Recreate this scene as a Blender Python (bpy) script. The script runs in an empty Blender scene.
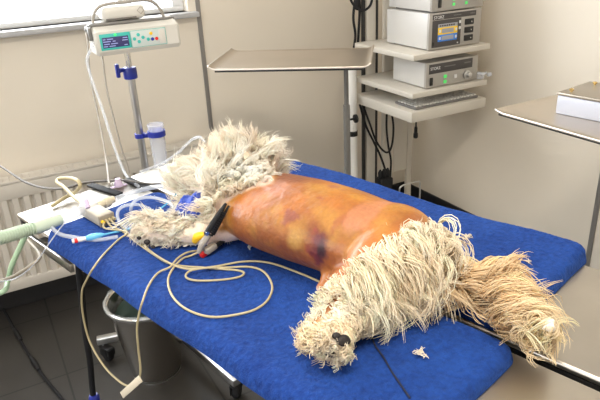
import bpy, bmesh, math, random
import numpy as np
from mathutils import Vector, Matrix, noise

rng = np.random.default_rng(7)
random.seed(7)
sc = bpy.context.scene
sc.cycles.max_bounces = 16; sc.cycles.diffuse_bounces = 9; sc.cycles.transparent_max_bounces = 24
COL = sc.collection
PI = math.pi

# ------------------------------------------------------------------ camera geometry of the photograph
F = 600.0
CAM_H = 1.45
d_ = np.array([68, 1362, 600.0]); d_ /= np.linalg.norm(d_)
X_ = np.array([1222, -325, 600.0]); X_ -= d_ * (X_ @ d_); X_ /= np.linalg.norm(X_)
Y_ = np.cross(d_, X_)
if Y_[2] < 0: Y_ = -Y_
CAM = np.array([0, 0, CAM_H])
def ray(px, py):
    r = np.array([px - 300, py - 200, F]); return np.array([r @ X_, r @ Y_, -(r @ d_)])
def at(px, py, z):
    r = ray(px, py); return CAM + r * ((z - CAM_H) / r[2])
def aty(px, py, y):
    r = ray(px, py); return CAM + r * (y / r[1])
# table frame: a across (near -> far), b along (head -> foot)
TA = math.radians(16.3)
TU = np.array([math.cos(TA), math.sin(TA), 0]); TV = np.array([math.sin(TA), -math.cos(TA), 0])
TO = np.array([.017, 1.40, 0])
def T(a, b, z): return TO + TU * a + TV * b + np.array([0, 0, z])
# the dog lies a little askew of the table: its own frame (a towards the spine, b towards the tail)
DA = math.radians(13.5)
DU = np.array([math.cos(DA), math.sin(DA), 0]); DV = np.array([math.sin(DA), -math.cos(DA), 0])
def D_(a, b, z): return TO + DU * (a - .005) + DV * (b + .004) + np.array([0, 0, z])
def TL(P):
    q = np.asarray(P) - TO; return np.array([q @ TU, q @ TV, q[2]])
def ata(px, py, a):                       # point of the upright plane a = const of the table frame
    r = ray(px, py); return CAM + r * ((a - (CAM - TO) @ TU) / (r @ TU))

# ------------------------------------------------------------------ materials
def mat(name, col, rough=.5, metal=0., alpha=1., trans=0., emit=None, estr=0., sss=0., bump=None, var=None, spec=.5, sheen=0., coat=0., attr=None):
    m = bpy.data.materials.new(name); m.use_nodes = True
    nt = m.node_tree; b = nt.nodes['Principled BSDF']
    b.inputs['Base Color'].default_value = (*col, 1)
    b.inputs['Roughness'].default_value = rough
    b.inputs['Metallic'].default_value = metal
    b.inputs['Alpha'].default_value = alpha
    b.inputs['Transmission Weight'].default_value = trans
    b.inputs['Specular IOR Level'].default_value = spec
    b.inputs['Sheen Weight'].default_value = sheen
    b.inputs['Coat Weight'].default_value = coat
    if sss:
        b.inputs['Subsurface Weight'].default_value = sss
        b.inputs['Subsurface Radius'].default_value = (.02, .008, .004)
    if emit:
        b.inputs['Emission Color'].default_value = (*emit, 1); b.inputs['Emission Strength'].default_value = estr
    tc = nt.nodes.new('ShaderNodeTexCoord')
    src = None
    if attr:
        an = nt.nodes.new('ShaderNodeAttribute'); an.attribute_name = attr
        src = an.outputs['Color']; nt.links.new(src, b.inputs['Base Color'])
    if var:                                # (scale, amount, detail[, stretch])
        n = nt.nodes.new('ShaderNodeTexNoise'); n.inputs['Scale'].default_value = var[0]; n.inputs['Detail'].default_value = var[2]
        co = tc.outputs['Object']
        if len(var) > 3:
            mp = nt.nodes.new('ShaderNodeMapping'); mp.inputs['Scale'].default_value = var[3]
            nt.links.new(co, mp.inputs[0]); co = mp.outputs[0]
        nt.links.new(co, n.inputs['Vector'])
        mr = nt.nodes.new('ShaderNodeMapRange'); mr.inputs['From Min'].default_value = .3; mr.inputs['From Max'].default_value = .7
        mr.inputs['To Min'].default_value = 1 - var[1]; mr.inputs['To Max'].default_value = 1 + var[1]
        nt.links.new(n.outputs['Fac'], mr.inputs['Value'])
        mx = nt.nodes.new('ShaderNodeMix'); mx.data_type = 'RGBA'; mx.blend_type = 'MULTIPLY'; mx.inputs['Factor'].default_value = 1
        if src: nt.links.new(src, mx.inputs['A'])
        else: mx.inputs['A'].default_value = (*col, 1)
        nt.links.new(mr.outputs[0], mx.inputs['B']); nt.links.new(mx.outputs['Result'], b.inputs['Base Color'])
    if bump:                               # (scale, strength, distance[, stretch])
        n = nt.nodes.new('ShaderNodeTexNoise'); n.inputs['Scale'].default_value = bump[0]; n.inputs['Detail'].default_value = 3
        co = tc.outputs['Object']
        if len(bump) > 3:
            mp = nt.nodes.new('ShaderNodeMapping'); mp.inputs['Scale'].default_value = bump[3]
            nt.links.new(co, mp.inputs[0]); co = mp.outputs[0]
        nt.links.new(co, n.inputs['Vector'])
        bp = nt.nodes.new('ShaderNodeBump'); bp.inputs['Strength'].default_value = bump[1]; bp.inputs['Distance'].default_value = bump[2]
        nt.links.new(n.outputs['Fac'], bp.inputs['Height']); nt.links.new(bp.outputs[0], b.inputs['Normal'])
    return m

M = {}
M['wall'] = mat('cream_wall_paint', (.76, .695, .595), .55, var=(3, .02, 3), bump=(260, .12, .002))
M['ceil'] = mat('ceiling_white', (.8, .78, .74), .8)
M['trim'] = mat('grey_joint_strip', (.27, .255, .24), .45, metal=.3)
M['base'] = mat('black_baseboard', (.018, .018, .02), .45)
M['white'] = mat('white_enamel', (.80, .79, .76), .35, var=(6, .02, 2))
M['winframe'] = mat('white_window_frame', (.82, .83, .84), .35)
M['sill'] = mat('window_sill_stone', (.46, .46, .47), .4, var=(20, .08, 3))
M['rad'] = mat('radiator_enamel', (.62, .58, .52), .4)
M['steel'] = mat('brushed_steel', (.60, .585, .56), .3, metal=1, var=(3, .06, 3), bump=(90, .05, .001, (1, 14, 1)))
M['top'] = mat('steel_tabletop', (.47, .435, .385), .36, metal=1, var=(5, .10, 4), bump=(60, .05, .001))
M['tray'] = mat('tray_steel', (.60, .54, .47), .36, metal=1, var=(4, .05, 3), bump=(70, .04, .001))
M['chrome'] = mat('chrome', (.75, .75, .75), .12, metal=1)
M['alu'] = mat('aluminium', (.62, .62, .62), .32, metal=1, var=(8, .04, 2))
M['grey'] = mat('grey_tube_paint', (.20, .195, .185), .42, metal=.35)
M['dark'] = mat('dark_steel', (.05, .05, .05), .4, metal=.5)
M['black'] = mat('black_plastic', (.011, .011, .012), .55, spec=.3, var=(30, .1, 2))
M['rubber'] = mat('black_rubber', (.014, .014, .016), .7, spec=.25)
M['bucket'] = mat('bucket_steel', (.62, .57, .51), .24, metal=1, var=(4, .06, 3))
M['blue'] = mat('blue_plastic', (.02, .035, .32), .35)
M['cyan'] = mat('light_blue_plastic', (.16, .55, .85), .25, alpha=.85)
M['teal'] = mat('turquoise_panel', (.05, .48, .43), .4)
M['panel'] = mat('pump_keypad_grey', (.55, .62, .60), .45)
M['screen'] = mat('pump_screen', (.03, .03, .10), .25, emit=(.10, .10, .30), estr=.25)
M['sctext'] = mat('screen_text', (.3, .35, .6), .4, emit=(.3, .35, .7), estr=.4)
M['led'] = mat('green_led', (.1, .8, .2), .3, emit=(.03, 1, .10), estr=1.3)
M['pump'] = mat('pump_housing', (.62, .60, .55), .42, var=(12, .02, 2))
M['rack'] = mat('trolley_enamel', (.60, .565, .50), .42, var=(5, .02, 2))
M['devside'] = mat('device_case', (.60, .59, .57), .42, metal=.1)
M['devface'] = mat('device_fascia', (.42, .40, .37), .42, metal=.35)
M['devdark'] = mat('device_dark_fascia', (.06, .055, .055), .4)
M['devsock'] = mat('device_socket', (.012, .012, .012), .35)
M['letter'] = mat('device_lettering', (.7, .7, .7), .5)
M['dgreen'] = mat('green_key', (.10, .62, .16), .4, emit=(.1, .7, .15), estr=.5)
M['yellow_s'] = mat('yellow_screen', (.75, .50, .02), .4, emit=(.9, .55, .02), estr=.22)
M['blue_s'] = mat('blue_screen', (.03, .17, .55), .4, emit=(.03, .2, .7), estr=.25)
M['grey_s'] = mat('grey_screen', (.32, .33, .36), .4, emit=(.4, .4, .45), estr=.12)
M['key'] = mat('keyboard_keys', (.62, .61, .58), .5)
M['kbase'] = mat('keyboard_base', (.16, .155, .15), .5)
M['boxwhite'] = mat('steriliser_box_side', (.46, .48, .55), .45, metal=.15)
M['boxlid'] = mat('steriliser_box_lid', (.33, .29, .24), .35, metal=.7)
M['brass'] = mat('brass_knob', (.85, .62, .25), .25, metal=1)
M['beige'] = mat('beige_cable', (.44, .37, .215), .45)
M['module'] = mat('beige_module', (.44, .395, .31), .5, var=(30, .03, 2))
M['modend'] = mat('beige_module_end', (.28, .24, .18), .5)
M['tag'] = mat('cable_tag_card', (.72, .64, .50), .6)
M['greycable'] = mat('grey_cable', (.13, .12, .11), .5)
M['ltgrey'] = mat('light_grey_cable', (.34, .31, .27), .5)
M['yellow'] = mat('yellow_plastic', (.85, .52, .01), .35)
M['red'] = mat('red_plastic', (.75, .02, .015), .35)
M['green'] = mat('green_plastic', (.02, .22, .12), .4)
M['mint'] = mat('pale_green_hose', (.58, .68, .56), .18, alpha=.95)
M['minttube'] = mat('pale_green_tube', (.48, .66, .45), .3, alpha=.8)
M['clear'] = mat('clear_plastic_tube', (.72, .76, .82), .12, alpha=.36)
M['clearcup'] = mat('clear_plastic_cup', (.85, .88, .95), .1, alpha=.3)
M['fluid'] = mat('blue_fluid', (.05, .08, .45), .2, alpha=.85)
M['ivory'] = mat('ivory_connector', (.66, .58, .42), .4, alpha=.9)
M['lilac'] = mat('lilac_port', (.62, .50, .68), .35, alpha=.9)
M['bandage'] = mat('blue_bandage', (.012, .05, .36), .85, bump=(260, .6, .003), sheen=.2)
M['liner'] = mat('dark_green_waste', (.010, .022, .014), .7, spec=.2)
M['clearbag'] = mat('clear_bin_liner', (.60, .63, .63), .12, alpha=.28)
M['pad'] = mat('paw_pad', (.014, .010, .009), .7, bump=(300, .4, .002))
M['claw'] = mat('dark_claw', (.05, .035, .03), .35)
M['nose'] = mat('nose_leather', (.02, .015, .015), .4)
M['lint'] = mat('white_fluff', (.75, .66, .52), .8)
M['thread'] = mat('dark_thread', (.008, .01, .03), .7)
M['fur'] = mat('dog_fur', (.8, .7, .55), .42, attr='Col', spec=.35)
_nt = M['fur'].node_tree; _b = _nt.nodes['Principled BSDF']; _o = _nt.nodes['Material Output']
_t = _nt.nodes.new('ShaderNodeBsdfTranslucent'); _m = _nt.nodes.new('ShaderNodeMixShader'); _m.inputs[0].default_value = .30
_at = next(n for n in _nt.nodes if n.type == 'ATTRIBUTE'); _nt.links.new(_at.outputs['Color'], _t.inputs['Color'])
_nt.links.new(_b.outputs[0], _m.inputs[1]); _nt.links.new(_t.outputs[0], _m.inputs[2]); _nt.links.new(_m.outputs[0], _o.inputs['Surface'])
M['lamp'] = mat('lamp_diffuser', (.9, .9, .9), .5, emit=(1, .93, .82), estr=1)

def towel_mat():
    m = mat('blue_terry_towel', (.012, .060, .40), .9, spec=.15, sheen=.12)
    nt = m.node_tree; b = nt.nodes['Principled BSDF']
    b.inputs['Sheen Roughness'].default_value = .5
    b.inputs['Sheen Tint'].default_value = (.25, .45, 1, 1)
    tc = nt.nodes.new('ShaderNodeTexCoord')
    n1 = nt.nodes.new('ShaderNodeTexNoise'); n1.inputs['Scale'].default_value = 330; n1.inputs['Detail'].default_value = 3; n1.inputs['Roughness'].default_value = .7
    n2 = nt.nodes.new('ShaderNodeTexNoise'); n2.inputs['Scale'].default_value = 7; n2.inputs['Detail'].default_value = 5; n2.inputs['Roughness'].default_value = .65
    n3 = nt.nodes.new('ShaderNodeTexNoise'); n3.inputs['Scale'].default_value = 120; n3.inputs['Detail'].default_value = 2
    for n in (n1, n2, n3): nt.links.new(tc.outputs['Object'], n.inputs['Vector'])
    r1 = nt.nodes.new('ShaderNodeValToRGB')
    r1.color_ramp.elements[0].position = .3; r1.color_ramp.elements[0].color = (.005, .020, .125, 1)
    r1.color_ramp.elements[1].position = .72; r1.color_ramp.elements[1].color = (.015, .066, .31, 1)
    ad = nt.nodes.new('ShaderNodeMath'); ad.operation = 'MULTIPLY_ADD'; ad.inputs[1].default_value = .45
    nt.links.new(n3.outputs['Fac'], ad.inputs[0])
    ad2 = nt.nodes.new('ShaderNodeMath'); ad2.operation = 'MULTIPLY'; ad2.inputs[1].default_value = .55
    nt.links.new(n2.outputs['Fac'], ad2.inputs[0]); nt.links.new(ad2.outputs[0], ad.inputs[2])
    nt.links.new(ad.outputs[0], r1.inputs[0]); nt.links.new(r1.outputs[0], b.inputs['Base Color'])
    bp = nt.nodes.new('ShaderNodeBump'); bp.inputs['Strength'].default_value = .7; bp.inputs['Distance'].default_value = .003
    nt.links.new(n1.outputs['Fac'], bp.inputs['Height'])
    bp2 = nt.nodes.new('ShaderNodeBump'); bp2.inputs['Strength'].default_value = .6; bp2.inputs['Distance'].default_value = .006
    nt.links.new(n3.outputs['Fac'], bp2.inputs['Height']); nt.links.new(bp.outputs[0], bp2.inputs['Normal'])
    nt.links.new(bp2.outputs[0], b.inputs['Normal'])
    return m
M['towel'] = towel_mat()

def floor_mat():
    m = mat('dark_floor_tile', (.04, .038, .035), .38)
    nt = m.node_tree; b = nt.nodes['Principled BSDF']
    tc = nt.nodes.new('ShaderNodeTexCoord'); mp = nt.nodes.new('ShaderNodeMapping')
    mp.inputs['Location'].default_value = (-.05, -.21, 0)
    br = nt.nodes.new('ShaderNodeTexBrick'); br.offset = 0; br.squash = 1
    br.inputs['Scale'].default_value = 1; br.inputs['Brick Width'].default_value = .45; br.inputs['Row Height'].default_value = .45
    br.inputs['Mortar Size'].default_value = .0035; br.inputs['Mortar Smooth'].default_value = .1
    br.inputs['Color1'].default_value = (.034, .031, .028, 1); br.inputs['Color2'].default_value = (.030, .0275, .025, 1); br.inputs['Mortar'].default_value = (.006, .006, .006, 1)
    nt.links.new(tc.outputs['Object'], mp.inputs[0]); nt.links.new(mp.outputs[0], br.inputs['Vector'])
    n = nt.nodes.new('ShaderNodeTexNoise'); n.inputs['Scale'].default_value = 6; n.inputs['Detail'].default_value = 5
    nt.links.new(tc.outputs['Object'], n.inputs['Vector'])
    mr = nt.nodes.new('ShaderNodeMapRange'); mr.inputs['To Min'].default_value = .7; mr.inputs['To Max'].default_value = 1.3
    nt.links.new(n.outputs['Fac'], mr.inputs['Value'])
    mx = nt.nodes.new('ShaderNodeMix'); mx.data_type = 'RGBA'; mx.blend_type = 'MULTIPLY'; mx.inputs['Factor'].default_value = 1
    nt.links.new(br.outputs['Color'], mx.inputs['A']); nt.links.new(mr.outputs[0], mx.inputs['B'])
    nt.links.new(mx.outputs['Result'], b.inputs['Base Color'])
    return m
M['floor'] = floor_mat()

# ------------------------------------------------------------------ mesh helpers (world coordinates)
class MB:
    def __init__(s): s.v = []; s.f = []; s.m = []
    def add(s, v, f, mi=0):
        k = len(s.v); s.v.extend([tuple(map(float, p)) for p in v]); s.f.extend([tuple(i + k for i in q) for q in f]); s.m.extend([mi] * len(f)); return s
    def bm(s, bm, mi=0):
        bm.verts.index_update(); s.add([v.co for v in bm.verts], [[v.index for v in f.verts] for f in bm.faces], mi); bm.free(); return s
    def box(s, x0, x1, y0, y1, z0, z1, r=0., fr=None, mi=0, seg=2):
        bm = bmesh.new(); bmesh.ops.create_cube(bm, size=1)
        for v in bm.verts:
            v.co = Vector((x0 + (v.co.x + .5) * (x1 - x0), y0 + (v.co.y + .5) * (y1 - y0), z0 + (v.co.z + .5) * (z1 - z0)))
        if r > 0: bmesh.ops.bevel(bm, geom=bm.edges[:] , offset=r, segments=seg, profile=.5, affect='EDGES')
        if fr:
            for v in bm.verts: v.co = Vector(fr(*v.co))
        return s.bm(bm, mi)
    def tube(s, pts, r, seg=8, n=None, cap=True, mi=0, flat=1., smooth=True):
        P = np.array([np.asarray(p, float) for p in pts])
        if smooth and len(P) > 2: P = spline(P, n or max(12, 6 * len(P)))
        R = np.broadcast_to(np.asarray(r, float), (len(P),)) if np.ndim(r) == 0 else np.interp(np.linspace(0, 1, len(P)), np.linspace(0, 1, len(r)), r)
        t = np.gradient(P, axis=0); t /= np.linalg.norm(t, axis=1)[:, None] + 1e-12
        up = np.array([0, 0, 1.]) if abs(t[0, 2]) < .9 else np.array([1., 0, 0])
        n1 = up - t[0] * (up @ t[0]); n1 /= np.linalg.norm(n1)
        V = []; ang = np.linspace(0, 2 * PI, seg, endpoint=False)
        for i in range(len(P)):
            n1 = n1 - t[i] * (n1 @ t[i]); n1 /= np.linalg.norm(n1); n2 = np.cross(t[i], n1)
            for a in ang: V.append(P[i] + R[i] * (math.cos(a) * n1 * flat + math.sin(a) * n2))
        Fc = [(i * seg + j, i * seg + (j + 1) % seg, (i + 1) * seg + (j + 1) % seg, (i + 1) * seg + j) for i in range(len(P) - 1) for j in range(seg)]
        if cap:
            Fc.append(tuple(range(seg - 1, -1, -1))); Fc.append(tuple((len(P) - 1) * seg + j for j in range(seg)))
        return s.add(V, Fc, mi)
    def lathe(s, prof, c, seg=32, axis=(0, 0, 1), mi=0, cap=True):
        ax = np.array(axis, float); ax /= np.linalg.norm(ax)
        e1 = np.cross(ax, [1, 0, 0] if abs(ax[0]) < .8 else [0, 1, 0]); e1 /= np.linalg.norm(e1); e2 = np.cross(ax, e1)
        V = [np.asarray(c) + ax * z + r * (math.cos(a) * e1 + math.sin(a) * e2) for r, z in prof for a in np.linspace(0, 2 * PI, seg, endpoint=False)]
        n = len(prof)
        Fc = [(i * seg + j, i * seg + (j + 1) % seg, (i + 1) * seg + (j + 1) % seg, (i + 1) * seg + j) for i in range(n - 1) for j in range(seg)]
        if cap:
            if prof[0][0] > 1e-5: Fc.append(tuple(range(seg - 1, -1, -1)))
            if prof[-1][0] > 1e-5: Fc.append(tuple((n - 1) * seg + j for j in range(seg)))
        return s.add(V, Fc, mi)
    def ball(s, c, r, seg=16, mi=0, fr=None):
        bm = bmesh.new(); bmesh.ops.create_uvsphere(bm, u_segments=seg, v_segments=max(6, seg * 2 // 3), radius=1)
        r = np.broadcast_to(r, (3,))
        for v in bm.verts:
            p = np.array(v.co) * r
            if fr is not None: p = fr[0] * p[0] + fr[1] * p[1] + fr[2] * p[2]
            v.co = Vector(np.asarray(c) + p)
        return s.bm(bm, mi)

def spline(P, n):                          # Catmull-Rom, resampled evenly
    P = np.asarray(P, float); Q = np.vstack([2 * P[0] - P[1], P, 2 * P[-1] - P[-2]]); out = []
    for i in range(len(P) - 1):
        p0, p1, p2, p3 = Q[i:i + 4]
        for t in np.linspace(0, 1, 12, endpoint=False):
            out.append(.5 * (2 * p1 + (p2 - p0) * t + (2 * p0 - 5 * p1 + 4 * p2 - p3) * t * t + (3 * p1 - p0 - 3 * p2 + p3) * t ** 3))
    out.append(P[-1]); out = np.array(out)
    L = np.r_[0, np.cumsum(np.linalg.norm(np.diff(out, axis=0), axis=1))]
    return np.array([np.interp(np.linspace(0, L[-1], n), L, out[:, k]) for k in range(3)]).T

BASE = {}
def root_of(o):
    while o.parent: o = o.parent
    return o
def thing(name, label, cat, loc, group=None):
    o = bpy.data.objects.new(name, None); COL.objects.link(o); o.location = Vector(loc); o.empty_display_size = .05
    o['label'] = label; o['category'] = cat
    if group: o['group'] = group
    BASE[o.name] = np.asarray(loc, float); return o
def obj(name, mb, mats, parent=None, sharp=40, label=None, origin=None):
    me = bpy.data.meshes.new(name)
    off = np.zeros(3)
    if parent is not None: off = BASE[root_of(parent).name]
    elif origin is not None: off = np.asarray(origin, float)
    me.from_pydata([tuple(np.array(v) - off) for v in mb.v], [], mb.f)
    for m in (mats if isinstance(mats, (list, tuple)) else [mats]): me.materials.append(m)
    me.polygons.foreach_set('material_index', mb.m)
    bm = bmesh.new(); bm.from_mesh(me); bmesh.ops.recalc_face_normals(bm, faces=bm.faces); bm.to_mesh(me); bm.free()
    me.shade_smooth(); me.set_sharp_from_angle(angle=math.radians(sharp)); me.update()
    o = bpy.data.objects.new(name, me); COL.objects.link(o)
    if parent is not None: o.parent = parent
    else:
        o.location = Vector(off); BASE[o.name] = off
    if label: o['label'] = label
    return o
def tag(o, label, cat, group=None, kind=None):
    o['label'] = label; o['category'] = cat
    if group: o['group'] = group
    if kind: o['kind'] = kind
    return o
def struct(name, mb, m, sharp=30, label=None, cat=None):
    o = obj(name, mb, m, sharp=sharp); o['kind'] = 'structure'
    o['label'] = label or name; o['category'] = cat or name.split('_')[0]
    return o
def solo(name, mb, m, label, cat, group=None, sharp=40):
    c = np.array(mb.v); org = [(c[:, 0].min() + c[:, 0].max()) / 2, (c[:, 1].min() + c[:, 1].max()) / 2, c[:, 2].min()]
    return tag(obj(name, mb, m, sharp=sharp, origin=org), label, cat, group)
def frame(o, e1, e2, e3=(0, 0, 1)):
    o, e1, e2, e3 = [np.asarray(q, float) for q in (o, e1, e2, e3)]
    return lambda x, y, z: o + e1 * x + e2 * y + e3 * z

# ------------------------------------------------------------------ the room
XR, XL, YB, YF, ZC = 2.10, -2.3, 2.62, -2.4, 2.6
WX0, WX1, WZ0, WZ1 = -2.0, .885, 1.17, 2.28
struct('floor', MB().box(XL - .1, XR + .1, YF - .1, YB + .1, -.1, 0), M['floor'], label='dark grey square floor tiles')
struct('ceiling', MB().box(XL - .1, XR + .1, YF - .1, YB + .1, ZC, ZC + .1), M['ceil'], label='white ceiling')
w = MB()
w.box(XL, WX0, YB, YB + .25, 0, ZC); w.box(WX1, XR, YB, YB + .25, 0, ZC); w.box(WX0, WX1, YB, YB + .25, 0, WZ0); w.box(WX0, WX1, YB, YB + .25, WZ1, ZC)
struct('wall_back', w, M['wall'], label='cream wall under and beside the window')
struct('wall_right', MB().box(XR, XR + .1, YF, YB + .25, 0, ZC), M['wall'], label='cream wall at the right behind the trays')
VY0, VY1, VZ0, VZ1 = -1.5, .9, .95, 2.3
w = MB()
w.box(XL - .2, XL, YF, VY0, 0, ZC); w.box(XL - .2, XL, VY1, YB + .25, 0, ZC); w.box(XL - .2, XL, VY0, VY1, 0, VZ0); w.box(XL - .2, XL, VY0, VY1, VZ1, ZC)
struct('wall_left', w, M['wall'], label='cream wall left of the window')
struct('wall_front', MB().box(XL, XR, YF - .1, YF, 0, ZC), M['wall'], label='cream wall behind the viewer')
struct('baseboard_back', MB().box(XL, XR, YB - .012, YB, 0, .09, .003), M['base'], label='black baseboard along the window wall', cat='baseboard')
struct('baseboard_right', MB().box(XR - .012, XR, YF, YB - .012, 0, .09, .003), M['base'], label='black baseboard along the right wall', cat='baseboard')
struct('trim_1', MB().box(.921, .941, YB - .006, YB, .09, ZC, .002), M['trim'], label='grey joint strip on the wall right of the window', cat='trim')
struct('trim_2', MB().box(XR - .006, XR, 1.370, 1.392, .09, ZC, .002), M['trim'], label='grey joint strip on the right wall', cat='trim')
# window: frame, mullion, glass, sill
fw = MB()
y0, y1 = YB + .055, YB + .115
fw.box(WX0, WX1, y0, y1, WZ0, WZ0 + .022, .004); fw.box(WX0, WX1, y0, y1, WZ1 - .06, WZ1, .006)
fw.box(WX0, WX0 + .05, y0, y1, WZ0 + .0215, WZ1 - .0595, .003); fw.box(WX1 - .05, WX1, y0, y1, WZ0 + .0215, WZ1 - .0595, .003)
fw.box(-.63, -.57, y0, y1, WZ0 + .0215, WZ1 - .0595, .003); fw.box(.62, .66, y0, y1, WZ0 + .0215, WZ1 - .0595, .003)
win = struct('window_1', fw, M['winframe'], label='wide white framed window over the radiator')
gm = mat('window_glass', (1, 1, 1), .02, alpha=.12)
g = obj('pane', MB().box(WX0 + .08, WX1 - .08, YB + .083, YB + .087, WZ0 + .018, WZ1 - .055), gm); g.parent = win
sl = obj('sill', MB().box(WX0 - .04, WX1 + .035, YB - .045, YB + .06, WZ0 - .022, WZ0, .004), M['sill']); sl.parent = win

f2 = MB(); xa_, xb_ = XL - .12, XL - .06
f2.box(xa_, xb_, VY0, VY1, VZ0, VZ0 + .05, .005); f2.box(xa_, xb_, VY0, VY1, VZ1 - .05, VZ1, .005); f2.box(xa_, xb_, VY0, VY0 + .05, VZ0, VZ1, .005); f2.box(xa_, xb_, VY1 - .05, VY1, VZ0, VZ1, .005); f2.box(xa_, xb_, -.33, -.27, VZ0, VZ1, .005)
win2 = struct('window_2', f2, M['winframe'], label='white framed window in the left wall, out of view')
g = obj('pane', MB().box(XL - .092, XL - .088, VY0 + .045, VY1 - .045, VZ0 + .045, VZ1 - .045), gm); g.parent = win2
# ------------------------------------------------------------------ radiator
ra = thing('radiator', 'long white ribbed panel radiator on the wall under the window', 'radiator', (-.4, 2.5, .12))
RX0, RX1, RZ0, RZ1 = -1.55, .86, .125, .595
pf = MB(); n = int((RX1 - RX0) / .042)
prof = []
for i in range(n):
    x = RX0 + (i + .5) * (RX1 - RX0) / n; h = (RX1 - RX0) / n
    prof += [(x - h * .46, 2.536), (x - h * .28, 2.520), (x + h * .22, 2.520), (x + h * .38, 2.536)]
V = []; Fq = []
for x, y in prof: V += [(x, y, RZ0 + .045), (x, y, RZ1 - .06)]
for i in range(len(prof) - 1): Fq.append((2 * i, 2 * i + 2, 2 * i + 3, 2 * i + 1))
pf.add(V, Fq)
pf.box(RX0, RX1, 2.518, 2.538, RZ0, RZ0 + .05, .006); pf.box(RX0, RX1, 2.518, 2.538, RZ1 - .065, RZ1, .006)
pf.box(RX0, RX1, 2.537, 2.545, RZ0, RZ1)
obj('ribbed_panel', pf, M['rad'], ra, 25)
obj('rear_panel', MB().box(RX0, RX1, 2.585, 2.597, RZ0, RZ1, .004), M['rad'], ra)
gr = MB(); gr.box(RX0, RX1, 2.518, 2.528, RZ1, RZ1 + .012, .003); gr.box(RX0, RX1, 2.588, 2.598, RZ1, RZ1 + .012, .003)
for i in range(96):
    x = RX0 + .01 + i * (RX1 - RX0 - .02) / 95; gr.box(x - .0119, x + .0119, 2.526, 2.59, RZ1 + .004, RZ1 + .010)
obj('top_grille', gr, M['rad'], ra)
for xs in (RX0, RX1 - .006): obj('side_panel', MB().box(xs, xs + .006, 2.518, 2.6, RZ0, RZ1 + .01, .002), M['rad'], ra)
for xs in (-1.2, .6): obj('wall_bracket', MB().box(xs, xs + .03, 2.595, 2.617, .2, .5, .003), M['rad'], ra)

# ------------------------------------------------------------------ operating table
TT = .90; W2 = .578; TLN = 1.34
tb = thing('operating_table', 'stainless steel operating table with a lengthwise gap under the blue towels', 'table', T(.289, .65, 0))
TF = lambda x, y, z: T(x, y, z)
SA, SB = .274, .294
def panel(a0, a1):
    m = MB(); m.box(a0, a1, -.012, TLN, TT - .012, TT, .005, TF, seg=3)
    return m
obj('tabletop_panel', panel(0, SA), M['top'], tb); obj('tabletop_panel', panel(SB, W2), M['top'], tb)
fr_ = MB()
for a0, a1 in ((.05, .075), (SA - .03, SA - .002), (SB + .002, SB + .03), (W2 - .03, W2 - .006)): fr_.box(a0, a1, .006, TLN - .006, TT - .045, TT - .0125, .002, TF)
for b0 in (.006, .4, .85, TLN - .036): fr_.box(.0755, SA - .031, b0, b0 + .03, TT - .044, TT - .0125, .002, TF); fr_.box(SB + .031, W2 - .0305, b0, b0 + .03, TT - .044, TT - .0125, .002, TF)
fr_.box(.004, SA - .002, -.010, .006, TT - .038, TT - .0125, .002, TF); fr_.box(SB + .002, W2 - .004, -.010, .006, TT - .038, TT - .0125, .002, TF)
obj('underframe', fr_, M['dark'], tb)
for a0, r0, r1 in ((-.006, .03, .25), (W2 + .006, .03, TLN - .03)):
    rl = MB(); rl.box(a0, a0 + .010, r0, r1, TT - .055, TT - .033, .003, TF)
    k = obj('side_rail', rl, M['steel'], tb)
    for b0 in ((.08, .2) if a0 < 0 else (.08, .5, .95, 1.25)):
        br = MB()
        if a0 < 0: br.box(a0 + .009, .052, b0, b0 + .03, TT - .044, TT - .036, .001, TF)
        else: br.box(W2 - .008, a0 + .001, b0, b0 + .03, TT - .042, TT - .036, .001, TF)
        obj('rail_bracket', br, M['steel'], k)
hl = MB(); hl.tube([T(SA + .011, .02, TT - .03), T(SA + .011, TLN - .02, TT - .03)], .004, smooth=False)
cl = MB(); cl.box(.18, .40, .60, .82, .10, .55, .01, TF); obj('column_cover', cl, M['steel'], tb)
cl = MB(); cl.box(.215, .365, .63, .79, .54, TT - .05, .008, TF); obj('lifting_column', cl, M['chrome'], tb)
cl = MB(); cl.box(.15, .43, .53, .93, TT - .06, TT - .0455, .004, TF); obj('mounting_plate', cl, M['dark'], tb)
bs = MB(); bs.box(.02, .56, .52, .60, .03, .105, .01, TF); bs.box(.02, .56, .82, .90, .03, .105, .01, TF); bs.box(.20, .38, .55, .86, .03, .10, .01, TF)
obj('base_frame', bs, M['steel'], tb)
for a0 in (.04, .54):
    for b0 in (.56, .86): obj('foot', MB().lathe([(.025, 0), (.03, .008), (.02, .03)], T(a0, b0, 0), 20), M['rubber'], tb)

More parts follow.
